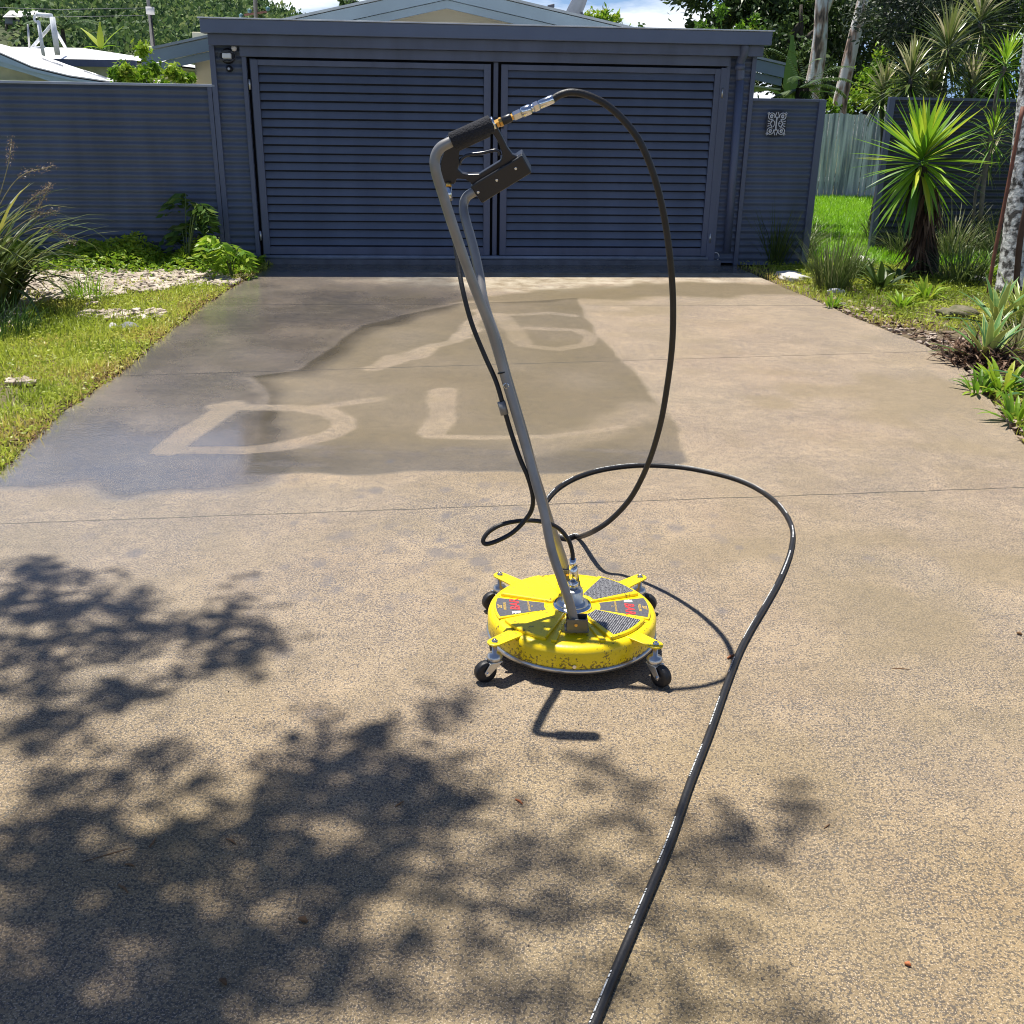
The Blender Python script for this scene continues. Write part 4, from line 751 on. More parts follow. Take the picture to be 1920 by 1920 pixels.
def scatter(n, f, x0, x1, y0, y1):
    out = []; k = 0
    while k < n:
        x = RNG.uniform(x0, x1, n); y = RNG.uniform(y0, y1, n); m = f(x, y); P = np.stack([x[m], y[m], 0*x[m]], 1); out.append(P); k += len(P)
        if len(out) > 40: break
    return np.concatenate(out)[:n]
def grass(name, label, cat, P, h, m, wd=.006, tone=None, lean=.6, seg=2, kind='stuff', droop=1.0):
    n = len(P); hh = h*RNG.uniform(.45, 1.25, n) if np.isscalar(h) else h*RNG.uniform(.5, 1.2, n)
    t = tone if tone is not None else RNG.random(n)
    Q, t = blades(P, RNG.uniform(0, 2*PI, n), RNG.uniform(PI/2-lean, PI/2, n), hh, wd*RNG.uniform(.6, 1.4, n), RNG.uniform(.1, droop, n), seg, 0, tone=t)
    o = quads(name, Q, m, None, t); tag(o, label, cat, kind=kind); return o
# --- left lawn
pebl = [(-5.6, 9.1), (-4.3, 8.7), (-3.6, 9.2), (-3.05, 9.55), (-2.74, 9.9), (-2.74, 10.4), (-3.1, 10.8), (-4.0, 11.0), (-5.6, 11.1)]
def lf(x, y):
    d = x < xl(y)+.045*RNG.random(x.shape)-.01
    pp = sdf(x+(vnoise(x, y, 2.5, 31)-.5)*.8, y+(vnoise(x, y, 3, 32)-.5)*.7, pebl); bare = vnoise(x, y, 1.3, 33)
    dens = np.where(pp < 0, .16, 1.)*np.where((bare > .58) & (y > 5.6), .28, 1.)*np.clip(.45+vnoise(x, y, 6, 34), 0, 1)
    return d & (RNG.random(x.shape) < dens)
P = np.concatenate([scatter(34000, lf, -5.2, -2.4, 3.9, 8.0), scatter(24000, lf, -7.5, -2.4, 8.0, 11.6)])
tn = np.clip(.05+.65*vnoise(P[:, 0], P[:, 1], 2.5, 36)+.35*RNG.random(len(P))+.25*sst(-.35, 0, P[:, 0]-xl(P[:, 1])), 0, 1)
P[:, 2] = -.02
grass('grass', 'yellow green weedy lawn left of the driveway', 'lawn', P, .06+.06*vnoise(P[:, 0], P[:, 1], 3.2, 35)**1.5, G_YG, .0075, tn, .95)
# low broad-leaved creeping weeds in the lawn
P = np.concatenate([scatter(15000, lf, -5.2, -2.4, 3.9, 8.0), scatter(9000, lf, -7, -2.5, 8.0, 11.4)]); P[:, 2] = RNG.uniform(0, .04, len(P))
N = RNG.normal(size=P.shape); N[:, 2] *= .35
o = quads('lawn_weeds', leaves(P, N, RNG.uniform(.015, .04, len(P)), RNG.uniform(.009, .018, len(P))), G_YG, None, np.clip(.2+.6*vnoise(P[:, 0], P[:, 1], 1.5, 36)+.2*RNG.random(len(P)), 0, 1)); tag(o, 'small creeping leafy weeds through the left lawn', 'weeds', kind='stuff')
# --- weeds at the foot of the left fence
def fy(x): return 11.72+(x+.375)*math.tan(GA)
x = RNG.uniform(-6.8, -2.75, 15000); y = fy(x)-.06-np.abs(RNG.normal(0, .30, 15000)); hgt = np.clip((.06+.26*vnoise(x, 0*x, 3.2, 41)+.10*np.exp(-((x+4.3)/.5)**2))*(1-(fy(x)-y)*.9), .02, .6)
P = np.stack([x, y, RNG.random(15000)**.8*hgt], 1); N = RNG.normal(size=P.shape); N[:, 2] = N[:, 2]*.5+.1
o = quads('fence_weeds', leaves(P, N, RNG.uniform(.04, .085, 15000), RNG.uniform(.016, .03, 15000)), G_BT, None, np.clip(.25+.5*RNG.random(15000)+.4*P[:, 2]/.3, 0, .85)); tag(o, 'leafy green weeds growing along the foot of the long fence', 'weeds', kind='stuff')
# --- gravel
def stones(name, label, pts, size, m, flat=.55, kind='stuff'):
    b = MB(); 
    for p in pts:
        s_ = size*random.uniform(.5, 1.5); q = [Vector((random.uniform(.6, 1.1)*sx, random.uniform(.6, 1.1)*sy, random.uniform(.5, 1)*sz*flat))*s_*.5 for sz in (-1, 1) for sx, sy in ((-1, -1), (1, -1), (1, 1), (-1, 1))]
        rm = Matrix.Rotation(random.uniform(0, 6.3), 3, 'Z') @ Matrix.Rotation(random.uniform(-.5, .5), 3, 'X'); b.hexa([Vector(p)+rm @ v for v in q])
    me = bpy.data.meshes.new(name); me.from_pydata(b.v, [], b.f); o = link(name, me, m); bv = o.modifiers.new('round', 'BEVEL'); bv.width = size*.14; bv.segments = 1; return tag(o, label, 'gravel', kind=kind)
peb_m = mat('pale_pebble', (.26, .20, .15), .8, vscale=9, col2=(.66, .58, .48), bump=.3)
def pf(x, y): return (sdf(x+(vnoise(x, y, 2.5, 31)-.5)*.8, y+(vnoise(x, y, 3, 32)-.5)*.7, pebl) < 0) & (x < xl(y)-.03)
P1 = scatter(2400, pf, -5.8, -2.75, 8.8, 11.2)
def pf2(x, y): return (x < xl(y)-.08) & (vnoise(x, y, 1.3, 33) > .57)
P2 = scatter(1100, pf2, -5.2, -2.6, 6.2, 9.3)
P = np.concatenate([P1, P2]); stones('pebble_gravel', 'cream pebble mulch showing through the left lawn', [(a, b, .006) for a, b, _ in P.tolist()], .055, peb_m)
pb_ = mat('bed_soil', (.06, .045, .03), .95, var=.4, vscale=8, bump=.7)
o = sheet('flower_bed', -7, -2.66, 3.0, 11.3, -.022, mat('lawn_soil', (.085, .085, .03), .95, vscale=4, col2=(.15, .12, .06), bump=.6)); tag(o, 'thin soil showing between the lawn weeds', 'soil', kind='structure')
# --- right side beds and passage lawn
def rg(x, y): return (x > xr(y)+.0+.03*RNG.random(x.shape)) & ~((y < 8.4) & (x < 3.75) & (y > 6.6)) & (y < 12.3) & (RNG.random(x.shape) < np.clip(.35+vnoise(x, y, 3, 51), .1, 1)*np.where(x-xr(y) < .35, .45, 1))
P = np.concatenate([scatter(26000, rg, 2.5, 6.5, 7.5, 12.3), scatter(9000, rg, 2.5, 4.2, 4.4, 7.8)]); P[:, 2] = -.02
tn = np.clip(.35*RNG.random(len(P))+.55*vnoise(P[:, 0], P[:, 1], 1.2, 53)+.35*sst(.5, 0, P[:, 0]-xr(P[:, 1])), 0, 1)
grass('grass', 'weedy grass bed right of the driveway', 'grass', P, .06+.04*vnoise(P[:, 0], P[:, 1], 2, 52), G_YG, .008, tn, .95)
P = np.concatenate([scatter(12000, rg, 2.5, 6.5, 7.5, 12.3), scatter(7000, rg, 2.5, 4.2, 4.4, 7.8)]); P[:, 2] = RNG.uniform(0, .05, len(P)); N = RNG.normal(size=P.shape); N[:, 2] *= .35
o = quads('bed_weeds', leaves(P, N, RNG.uniform(.02, .05, len(P)), RNG.uniform(.010, .022, len(P))), G_YG, None, np.clip(.1+.7*vnoise(P[:, 0], P[:, 1], 1.2, 53)+.2*RNG.random(len(P)), 0, 1)); tag(o, 'creeping weeds spreading over the right bed', 'weeds', kind='stuff')
def pl_(x, y): return (x > 3.55+(y-12)*.02) & (x < 9.5) & ~((x > 4.3) & (y > 13.4) & (y < 13.8) & (x < 4.7)) 
P = scatter(52000, pl_, 3.5, 9.0, 12.1, 22.0); P = P[(P[:, 1] < 13.4) | (P[:, 0] < 4.6+.0*P[:, 1]+(P[:, 1]-13.4)*.45)]
grass('grass', 'bright green mown lawn strip between the two fences', 'lawn', P, .10, G_BR, .012, np.clip(.2+.5*vnoise(P[:, 0], P[:, 1], .9, 55)+.4*RNG.random(len(P)), 0, 1), .8)
o = sheet('side_lawn', 3.4, 12, 12.0, 22.4, -.02, mat('lawn_base', (.06, .11, .015), .95, vscale=4, col2=(.10, .17, .02))); tag(o, 'grass covered ground of the side passage', 'ground', kind='structure')
o = sheet('bed_ground', 2.6, 9, 3.0, 12.0, -.024, mat('bed_soil2', (.08, .06, .035), .95, vscale=5, col2=(.16, .12, .07), bump=.7)); tag(o, 'brown soil of the right hand planting bed', 'soil', kind='structure')
def lg(x, y): return (x > xr(y)+.01) & (x < xr(y)+.16+.45*vnoise(x, y, 2.2, 61)) 
P = scatter(500, lg, 2.5, 4, 4.4, 9.8); stones('bark_gravel', 'pale stone chips and bark along the right driveway edge', [(a, b, .004) for a, b, _ in P.tolist()], .035, mat('chips', (.14, .09, .06), .9, vscale=10, col2=(.55, .46, .38)))

# --- rosette plants
def crown_straps(name, m, parent, c, n, ln, wd, el0=-1.2, el1=1.45, droop=(.1, .9), seg=4, fold=.35, tone=None, belly=.35, rad=.03, h=.12):
    u = np.linspace(0, 1, n); el = el0+(el1-el0)*u**.8+RNG.normal(0, .08, n); az = np.arange(n)*2.399+RNG.normal(0, .2, n)
    B = np.stack([c[0]+rad*np.cos(az)*np.cos(el), c[1]+rad*np.sin(az)*np.cos(el), c[2]-h/2+h*u], 1)
    t = tone(u, n) if tone else RNG.random(n)
    Q, t = blades(B, az, el, ln*RNG.uniform(.8, 1.1, n)*(1-.25*u**4), wd*RNG.uniform(.8, 1.15, n), RNG.uniform(*droop, n), seg, fold, .03, belly, t, 0)
    return quads(name, Q, m, parent, t)
def lerp_tone(a, b, j=.15): return lambda u, n: np.clip(a+(b-a)*u+RNG.normal(0, j, n), 0, 1)
yu = thing('yucca', 'big bright green yucca rosette with shaggy trunk on the right', 'yucca')
yb = atZ(1738, 515); yc = atY(1728, 302, yb.y)
MB().tube(spline([yb-UZ*.05, yb+UZ*.2, Vector((yc.x, yc.y, yc.z*.55)), yc-UZ*.05], 4), [.10-.002*i for i in range(13)], 12).build('trunk', bark_d, yu)
crown_straps('leaves', G_YU, yu, yc, 122, .76, .060, -1.38, 1.40, (.02, .25), 4, .35, lerp_tone(.35, .62, .2), .35, .035, .22)
P = np.stack([RNG.normal(0, .05, 260)+(yb.x+yc.x)/2, RNG.normal(0, .05, 260)+yb.y, RNG.uniform(.05, yc.z-.25, 260)], 1); az = RNG.uniform(0, 6.3, 260); P[:, 0] = (yb.x*.5+yc.x*.5)+.09*np.cos(az); P[:, 1] = yb.y+.09*np.sin(az)
Q, t = blades(P, az, RNG.uniform(-1.5, -.9, 260), RNG.uniform(.15, .42, 260), .03, RNG.uniform(-.3, .5, 260), 3, .2, tone=RNG.uniform(0, .7, 260)); quads('dead_skirt', Q, G_DD, yu, t)
def dracaena(label, bx, stem, heads, group='strap leaved dragon trees on the right', sw=.028):
    d = thing('dragon_tree', label, 'dragon tree', group)
    MB().tube(spline(stem, 5), sw, 8).build('trunk', mat('palm_stem', (.16, .14, .12), .9, var=.4, vscale=12, bump=.6), d)
    for c, n, ln, wd, t0, t1 in heads:
        crown_straps('crown', G_DR if t0 < .5 else G_YU, d, c, n, ln, wd, -1.1, 1.4, (.2, .8), 3, .25, lerp_tone(t0 if t0 < .5 else t0-.4, t1, .22), .3, .03, .25)
    return d
Yd = 15.0
for i, (x, y, r, lb) in enumerate(((1707, 148, 72, 'dragon tree head just above the dark fence left end'), (1776, 92, 80, 'tall dragon tree with pale lit leaves behind the dark fence'), (1838, 42, 78, 'tallest dragon tree near the top right corner'), (1822, 165, 60, 'dragon tree half hidden low behind the dark fence'), (1745, 178, 50, 'small dark dragon tree low behind the dark fence'), (1655, 175, 52, 'dry looking dragon tree leaning over the paling fence end'))):
    c = atY(x, y, Yd+.3*(i % 3)); k = c.y/1920*1.0
    b0 = Vector((c.x+.1, c.y+.1, 0)); dracaena(lb, 0, [b0, b0.lerp(c, .5)+Vector((.08, 0, 0)), c], [(c, 100, r*k*1.1, .040, .1+.1*(i % 2), .75)])
Yd = 12.7; c1, c2 = atY(1884, 125, Yd), atY(1862, 258, Yd)
dracaena('slim dragon tree in front of the dark fence, with two grassy heads', 0, [atY(1838, 412, Yd), atY(1846, 330, Yd), atY(1860, 240, Yd), atY(1872, 160, Yd), c1], [(c1, 60, .42, .026, .5, .7), (c2, 60, .40, .024, .5, .7)])
c3 = atY(1856, 300, 12.9); dracaena('thin bare stemmed dragon tree with sparse low head', 0, [atY(1825, 412, 12.9), atY(1832, 350, 12.9), c3], [(c3, 26, .35, .02, .3, .6)], sw=.018)
c4 = atY(1905, 265, 12.9); dracaena('small dragon tree at the right edge behind the reddish stake', 0, [atY(1912, 420, 12.9), c4], [(c4, 40, .38, .024, .2, .6)], sw=.02)
# lichen trunk at the right edge
t = thing('tree', 'mottled grey tree trunk at the right edge of the bed', 'tree')
b = MB(); b.tube(spline([atY(1892, 575, 10.3), atY(1902, 510, 10.4), atY(1913, 400, 10.5), atY(1924, 270, 10.6), atY(1938, 120, 10.7), atY(1960, -120, 10.8), atY(2010, -420, 11)], 5), [.17-.003*i for i in range(31)], 16).build('trunk', bark_g, t)
def blobs_leaves(bl, per, ls, flat=.8):
    Ps, Ns, Ts = [], [], []
    for (c, r) in bl:
        n = int(per*r*r) ; sub = max(3, int(r*7)); sc_c = unit(RNG.normal(size=(sub, 3)))*r*RNG.uniform(.45, 1.0, (sub, 1)); sc_c[:, 2] *= flat; k = RNG.integers(0, sub, n)
        p = sc_c[k]+RNG.normal(0, r*.17, (n, 3)); Ps.append(p+np.array(c)); Ns.append(unit(sc_c[k])+RNG.normal(0, .8, (n, 3))-A(0, 0, .3)); tn_ = RNG.random(sub); Ts.append(np.clip(tn_[k]*.55+RNG.random(n)*.45, 0, 1))
    P, N, T = map(np.concatenate, (Ps, Ns, Ts)); return leaves(P, N, ls*RNG.uniform(.6, 1.3, len(P)), ls*.42*RNG.uniform(.7, 1.3, len(P))), T
q_, tt = blobs_leaves([((c.x, c.y, c.z), r) for c, r in ((Vector((6.6, 11.5, 5.4)), .9), (Vector((6.0, 11.2, 6.0)), .8), (Vector((7.3, 10.6, 5.8)), .9))], 700, .12); quads('crown', q_, G_MD, t, tt)
for lb, pts, r_, mm_ in (('thin reddish brown stake leaning beside the mottled trunk', [(1852, 556, 10.1), (1864, 480, 10.15), (1882, 390, 10.2), (1901, 290, 10.25), (1918, 200, 10.3)], .019, (.20, .075, .045)), ('short dark brown branch standing right of the reddish stake', [(1903, 566, 10.0), (1908, 500, 10.0), (1916, 430, 10.0), (1940, 330, 10.0)], .03, (.07, .035, .025))):
    o = MB().tube(spline([atY(*p) for p in pts], 4), r_, 8).build('stake', mat('stake_'+str(r_), mm_, .7, var=.3, vscale=8)); tag(o, lb, 'stake')
# agaves
def agave(label, c, n, ln, wd, m, t0=.2, t1=.7, el=(.15, 1.35), droop=(.1, .7), edge=True):
    a = thing('agave', label, 'agave', 'agaves in the right hand bed')
    st_ = RNG.bit_generator.state; crown_straps('leaves', m, a, (c.x, c.y, c.z), n, ln, wd, el[0], el[1], droop, 5, .30, lerp_tone(t0, t1, .1), .45, .03, .05)
    if edge:
        RNG.bit_generator.state = st_; o = crown_straps('leaf_edges', G_AG, a, (c.x, c.y, c.z-.003), n, ln*1.005, wd*1.22, el[0], el[1], droop, 5, .30, lambda u, n_: np.full(n_, 1.) if lerp_tone(t0, t1, .1)(u, n_) is not None else None, .45, .03, .05)
    return a
agave('green agave with yellow leaf margins beside the brown leaf pile', atZ(1850, 672, .03), 24, .42, .046, G_AG, .1, .45)
agave('narrow leaved cream and green agave at the right edge', atZ(1905, 655, .05), 60, .34, .016, G_TU, .4, 1., (-.3, 1.4), (.1, .8), False)
agave('upright agave behind the yellow edged one', atZ(1868, 605, .05), 20, .42, .044, G_AG, .1, .5)
agave('drooping green agave in the lower right corner of the bed', atZ(1950, 740, .02), 20, .40, .044, G_AG, .0, .4, (0, 1.2), (.5, 1.3))
agave('pale striped agave under the mottled trunk', atZ(1915, 600, .05), 26, .45, .036, G_AG, .5, .95, (.3, 1.4))
# tussocks
def tussock(label, c, n, ln, wd=.010, m=None, t0=.1, t1=.8, spread=.10, droop=(.3, 1.6), nm='grass_tussock', plume=0, lean=.9, group='grass tussocks beside the right fence'):
    g = thing(nm, label, 'tussock', group)
    rr = spread*np.sqrt(RNG.random(n)); a = RNG.uniform(0, 2*PI, n); B = np.stack([c[0]+rr*np.cos(a), c[1]+rr*np.sin(a), 0*a-.01], 1)
    Q, t = blades(B, a+RNG.normal(0, .5, n), PI/2-lean*RNG.random(n), ln*RNG.uniform(.45, 1.15, n), wd*RNG.uniform(.6, 1.3, n), RNG.uniform(*droop, n), 5, .2, tone=np.clip(RNG.beta(1.5, 2.2, n)*(t1-t0)+t0, 0, 1)); quads('leaves', Q, m or G_TU, g, t); return g
tussock('full green grass tussock at the driveway edge', atZ(1560, 542), 360, .58, .010, None, .1, .85, .17, (.1, .8), lean=.6)
tussock('dark grass tussock against the plaque fence', atZ(1452, 495), 240, .72, .009, None, 0, .7, .14, (.1, .8), lean=.6)
tussock('grass tussock at the fence post corner', atZ(1500, 480), 300, .62, .009, None, .1, .9, .14)
tussock('low grass tussock right of the largest tussock', atZ(1608, 520), 220, .38, .009, None, .1, .7, .12)
for i, (x, y, l_) in enumerate(((1780, 485, 'straw coloured'), (1840, 470, 'tall olive'), (1890, 500, 'thick green'), (1700, 480, 'thin olive'), (1655, 455, 'dark spiky'), (1800, 530, 'low grey green'))):
    tussock(l_+' grass tussock '+('between yucca and mottled trunk' if x > 1750 else 'left of the yucca trunk'), atZ(x, y), 230, .75 if i < 3 else .5, .011, None, .25*(i == 0), 1. if i in (0, 3) else .7, .22, (.4, 1.8), group='grass tussocks around the yucca')
# broad dark-leaved plants
def broad(label, c, n, ln, wd, m, el=(.1, 1.2), droop=(.3, 1.2), nm='leafy_plant', t=(.1, .6), group=None):
    g = thing(nm, label, 'plant', group); u = RNG.random(n); az = RNG.uniform(0, 2*PI, n)
    B = np.stack([c[0]+.05*np.cos(az), c[1]+.05*np.sin(az), 0*az], 1)
    Q, tt_ = blades(B, az, RNG.uniform(el[0], el[1], n), ln*RNG.uniform(.6, 1.1, n), wd*RNG.uniform(.7, 1.1, n), RNG.uniform(*droop, n), 5, .25, belly=.5, tone=RNG.uniform(t[0], t[1], n)); quads('leaves', Q, m, g, tt_); return g
broad('dark glossy broad leaved plant in front of the yucca', atZ(1652, 540), 26, .33, .075, G_DK, t=(.4, 1.), group='dark glossy plants by the yucca')
broad('second dark glossy plant, nearer the yucca trunk', atZ(1685, 525), 18, .30, .075, G_DK, t=(.5, 1.), group='dark glossy plants by the yucca')
for i, (x, y, nn, ll2, tt2, lb) in enumerate(((1880, 735, 40, .26, (.3, 1.), 'leafy bright plant at the bed edge, lowest on the right'), (1905, 790, 34, .20, (.2, .8), 'small green rosette near the driveway corner'), (1835, 735, 26, .18, (.1, .7), 'low rosette just below the brown leaf pile'), (1560, 575, 20, .14, (.1, .8), 'tiny weed rosette at the driveway edge below the big tussock'), (1735, 560, 40, .22, (.3, 1.), 'leafy weed patch below the yucca'), (1690, 575, 34, .20, (.2, .9), 'leafy weed patch left of the mossy rock'), (1400, 490, 30, .30, (.2, .9), 'leafy green weed by the drain outlet'), (1855, 520, 40, .3, (.2, .8), 'leafy clump behind the reddish stake'))): broad(lb, atZ(x, y), nn, ll2, ll2*.16, G_BT, (.2, 1.4), (.2, 1.2), t=tt2, group='small leafy plants in the right bed')
# left shrubs: arching compound leaves
def compound(label, c, nst, h, m, ll=.11, t=(.2, .8), nm='shrub', group=None, spread=.3):
    g = thing(nm, label, 'shrub', group); st = MB(); LP, LN, LT, LL = [], [], [], []
    for i in range(nst):
        a = random.uniform(0, 6.28); lean = random.uniform(.1, 1)*spread; top = Vector((c[0]+math.cos(a)*lean, c[1]+math.sin(a)*lean, h*random.uniform(.5, 1)))
        sp_ = spline([Vector((c[0], c[1], 0)), Vector(c)*.5+Vector((top.x, top.y, 0))*.5+UZ*top.z*.6, top], 4); st.tube(sp_, .006, 5)
        for k in range(4):
            a2 = a+random.uniform(-1.6, 1.6); e = random.uniform(.0, .9); p = sp_[-1-random.randrange(0, 3)]; fl_ = random.uniform(.14, .26)
            for j in range(6):
                q = (j+1)/6; pos = p+Vector((math.cos(a2)*math.cos(e-q*.9), math.sin(a2)*math.cos(e-q*.9), math.sin(e-q*1.3)))*fl_*q
                for sg in (-1, 1):
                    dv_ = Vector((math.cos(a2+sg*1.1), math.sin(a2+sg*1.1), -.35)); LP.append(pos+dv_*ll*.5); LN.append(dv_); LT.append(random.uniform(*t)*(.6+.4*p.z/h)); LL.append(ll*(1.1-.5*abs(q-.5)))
    st.build('stems', mat('green_stem', (.08, .12, .03), .7), g); LL = np.array(LL)
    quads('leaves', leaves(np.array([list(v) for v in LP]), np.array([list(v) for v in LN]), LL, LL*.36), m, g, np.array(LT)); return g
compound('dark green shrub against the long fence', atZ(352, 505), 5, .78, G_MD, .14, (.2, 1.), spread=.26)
compound('bright shrub with arching leaves at the gate end of the fence', atZ(435, 520), 6, .44, G_BT, .11, (.3, 1.), spread=.16)
# reed clump at the left edge
rc = thing('reed_clump', 'large arching reed clump with seed plumes at the left edge', 'reed clump'); n = 340; c = (-4.6, 8.5)
rr = .42*np.sqrt(RNG.random(n)); a = RNG.uniform(0, 2*PI, n); B = np.stack([c[0]+rr*np.cos(a), c[1]+rr*np.sin(a), 0*a], 1)
Q, t = blades(B, a+RNG.normal(0, .4, n), RNG.uniform(.85, 1.55, n), RNG.uniform(.55, 1.45, n), RNG.uniform(.028, .07, n), RNG.uniform(.9, 2.7, n), 7, .15, belly=.3, tone=np.clip(RNG.beta(1.6, 2.2, n), 0, 1)); quads('leaves', Q, leafmat('reed_leaf', [(.03, .055, .015), (.08, .12, .02), (.20, .24, .05), (.50, .44, .10)], .35, .35, .6), rc, t)
b = MB(); pl = []
for (x, y, x2, y2) in ((20, 350, 100, 310), (30, 400, 90, 350), (40, 420, 105, 395), (60, 430, 140, 455), (10, 330, 22, 262), (50, 420, 95, 345)):
    p0 = Vector((c[0]+random.uniform(-.1, .2), c[1], .2)); e = atY(x2, y2, 8.5+random.uniform(-.2, .2)); m0 = atY(x, y, 8.5); sp_ = spline([p0, m0, e], 8); b.tube(sp_, .0035, 5); pl += [(p, (e-m0)) for p in sp_[-7:] for _ in range(22)]
b.build('stalks', mat('straw_stalk', (.30, .26, .14), .7), rc)
P = np.array([list(p) for p, d_ in pl])+RNG.normal(0, .016, (len(pl), 3)); N = np.array([list(d_.normalized()) for p, d_ in pl])+RNG.normal(0, .6, (len(pl), 3)); quads('seed_plumes', leaves(P, N, .022, .006), leafmat('plume', [(.14, .10, .08), (.34, .26, .20)], .3), rc, RNG.random(len(P)))
tussock('low dark tussock under the reed clump', (-4.05, 7.6), 420, .30, .010, G_MD, .1, .6, .42, (.3, 1.4), group='tussocks in the left lawn')
tussock('small fine green tussock among the pebbles', atZ(165, 560), 120, .30, .008, G_BT, .3, .9, .16, (.3, 1.4), group='tussocks in the left lawn')
o = MB().tube(spline([atZ(125, 496, .03), atZ(180, 492, .05), atZ(225, 496, .04), atZ(250, 503, .02)], 6), [.016-.0005*i for i in range(19)], 8).build('branch', mat('bleached_wood', (.62, .58, .52), .8)); tag(o, 'bleached fallen branch lying on the cream pebbles', 'branch')
# rocks
def rock(label, c, s_, m_, nm='rock', group='rocks in the beds'):
    bm = bmesh.new(); bmesh.ops.create_icosphere(bm, subdivisions=3, radius=1); sd_ = random.random()*9
    for v in bm.verts:
        f_ = 1+.22*math.sin(v.co.x*3+sd_)+.16*math.sin(v.co.y*5+sd_*2)+.10*math.sin(v.co.z*9+v.co.x*7); v.co = Vector((v.co.x*s_[0]*f_, v.co.y*s_[1]*f_, v.co.z*s_[2]*f_))+Vector((c[0], c[1], s_[2]*.35))
    me = bpy.data.meshes.new(nm); bm.to_mesh(me); bm.free(); o = link(nm, me, m_, smooth=True); tag(o, label, 'rock', group)
pr, gr2 = mat('pale_rock', (.48, .46, .42), .85, vscale=14, bump=.6, col2=(.72, .70, .66)), mat('mossy_rock', (.08, .09, .03), .9, vscale=12, bump=.9, col2=(.22, .18, .13))
rock('mossy grey brown rock beside the agaves', atZ(1792, 592), (.17, .11, .06), gr2); rock('small white rock at the foot of the green tussock', atZ(1566, 550), (.07, .05, .04), pr)
rock('flat pale rock between fence and large tussock', atZ(1488, 522), (.20, .22, .04), pr); rock('pale flat rock on the grass left of the yucca', atZ(1622, 488), (.16, .16, .03), pr)
rock('small grey rock in the left lawn', atZ(240, 617), (.08, .05, .035), mat('grey_rock', (.13, .14, .16), .8, col2=(.3, .3, .31), vscale=14)); rock('white stone among thin grass left lawn', atZ(212, 617), (.05, .035, .03), pr); rock('tiny white stone near the lawn edge', atZ(268, 598), (.04, .03, .02), pr)
rock('whitish rock under the mottled trunk', atZ(1835, 530), (.10, .08, .05), pr)
# brown leaf pile and litter
n = 650; P = np.stack([3.36+RNG.normal(0, .13, n), 7.18+RNG.normal(0, .17, n), np.abs(RNG.normal(.03, .035, n))], 1); P = P[P[:, 0] > 3.05]; n = len(P)
Q, t = blades(P, RNG.uniform(0, 6.3, n), RNG.uniform(-.3, .7, n), RNG.uniform(.06, .22, n), RNG.uniform(.01, .03, n), RNG.uniform(-1.5, 2.5, n), 4, .3, tone=RNG.beta(1.3, 2.4, n)); Q[..., 2] = np.maximum(Q[..., 2], .003)
o = quads('leaf_litter', Q, G_DD, None, t); tag(o, 'heap of curled dead brown leaves on the driveway edge', 'leaves', kind='stuff')
def ll_(x, y): return (x > xr(y)-.01) & (x < xr(y)+.5)
P = scatter(1300, ll_, 2.5, 4.2, 4.3, 9.4); P[:, 2] = RNG.uniform(0, .02, len(P)); N = RNG.normal(size=P.shape); N[:, 2] *= .2
o = quads('leaf_litter', leaves(P, N, RNG.uniform(.03, .09, len(P)), RNG.uniform(.008, .03, len(P))), G_DD, None, RNG.random(len(P))); tag(o, 'dry leaf litter along the right edge of the driveway', 'leaves', kind='stuff')
def tt_f(x, y): return (x > xl(y)-.10) & (x < xl(y)+.02)
P = scatter(1500, tt_f, -2.9, -2.4, 4.2, 10.4); P[:, 2] = RNG.uniform(-.01, .012, len(P)); N = RNG.normal(size=P.shape); N[:, 2] *= .2
o = quads('leaf_litter', leaves(P, N, RNG.uniform(.02, .05, len(P)), RNG.uniform(.008, .016, len(P))), G_DD, None, RNG.random(len(P))*.8); tag(o, 'brown litter along the left edge of the driveway', 'leaves', kind='stuff')
# small things lying on the concrete
twm = mat('twig_brown', (.20, .11, .05), .8, var=.4); 
for i, (x1, y1, x2, y2, r_, lb) in enumerate(((424, 1572, 442, 1583, .003, 'short tan twig on the shaded concrete'), (280, 1588, 292, 1570, .0025, 'tiny twig left of the tan one'), (741, 1512, 757, 1502, .0025, 'short dark twig in the shadow mass'), (155, 1616, 246, 1590, .0012, 'long thin straw on the shaded concrete'), (222, 1658, 240, 1674, .003, 'dark forked twig in the lower left shade'), (1498+47, 1553, 1556, 1545, .002, 'thin twig near the right shadow patch'), (1672, 1253, 1706, 1255, .0015, 'pale straw right of the hose'), (966, 1498, 980, 1508, .003, 'orange leaf scrap below the cleaner'), (1364, 1234, 1376, 1228, .005, 'orange leaf scrap touching the hose shadow'), (1696, 1806, 1708, 1811, .005, 'red brown leaf scrap at lower right'), (1906, 1186, 1916, 1190, .006, 'brown leaf scrap at the right edge'), (560, 1722, 576, 1728, .007, 'dark seed pod in the lower shade'), (412, 1836, 424, 1846, .006, 'brown seed pod near the bottom'), (234, 1620, 252, 1624, .003, 'small dark stick in the lower left shade'))):
    a_, c_ = atZ(x1, y1, r_*.9), atZ(x2, y2, r_*.9); mm_ = a_.lerp(c_, .5)+Vector((.002, .002, r_*.3)); o = MB().tube([a_, mm_, c_], [r_*.5, r_, r_*.4], 6).build('twig' if 'leaf' not in lb and 'pod' not in lb else ('leaf_scrap' if 'leaf' in lb else 'seed_pod'), twm if 'orange' not in lb and 'red' not in lb else mat('orange_leaf', (.42, .14, .05), .7)); tag(o, lb, 'twig' if 'leaf' not in lb and 'pod' not in lb else ('leaf' if 'leaf' in lb else 'seed pod'), 'bits of plant litter on the concrete')
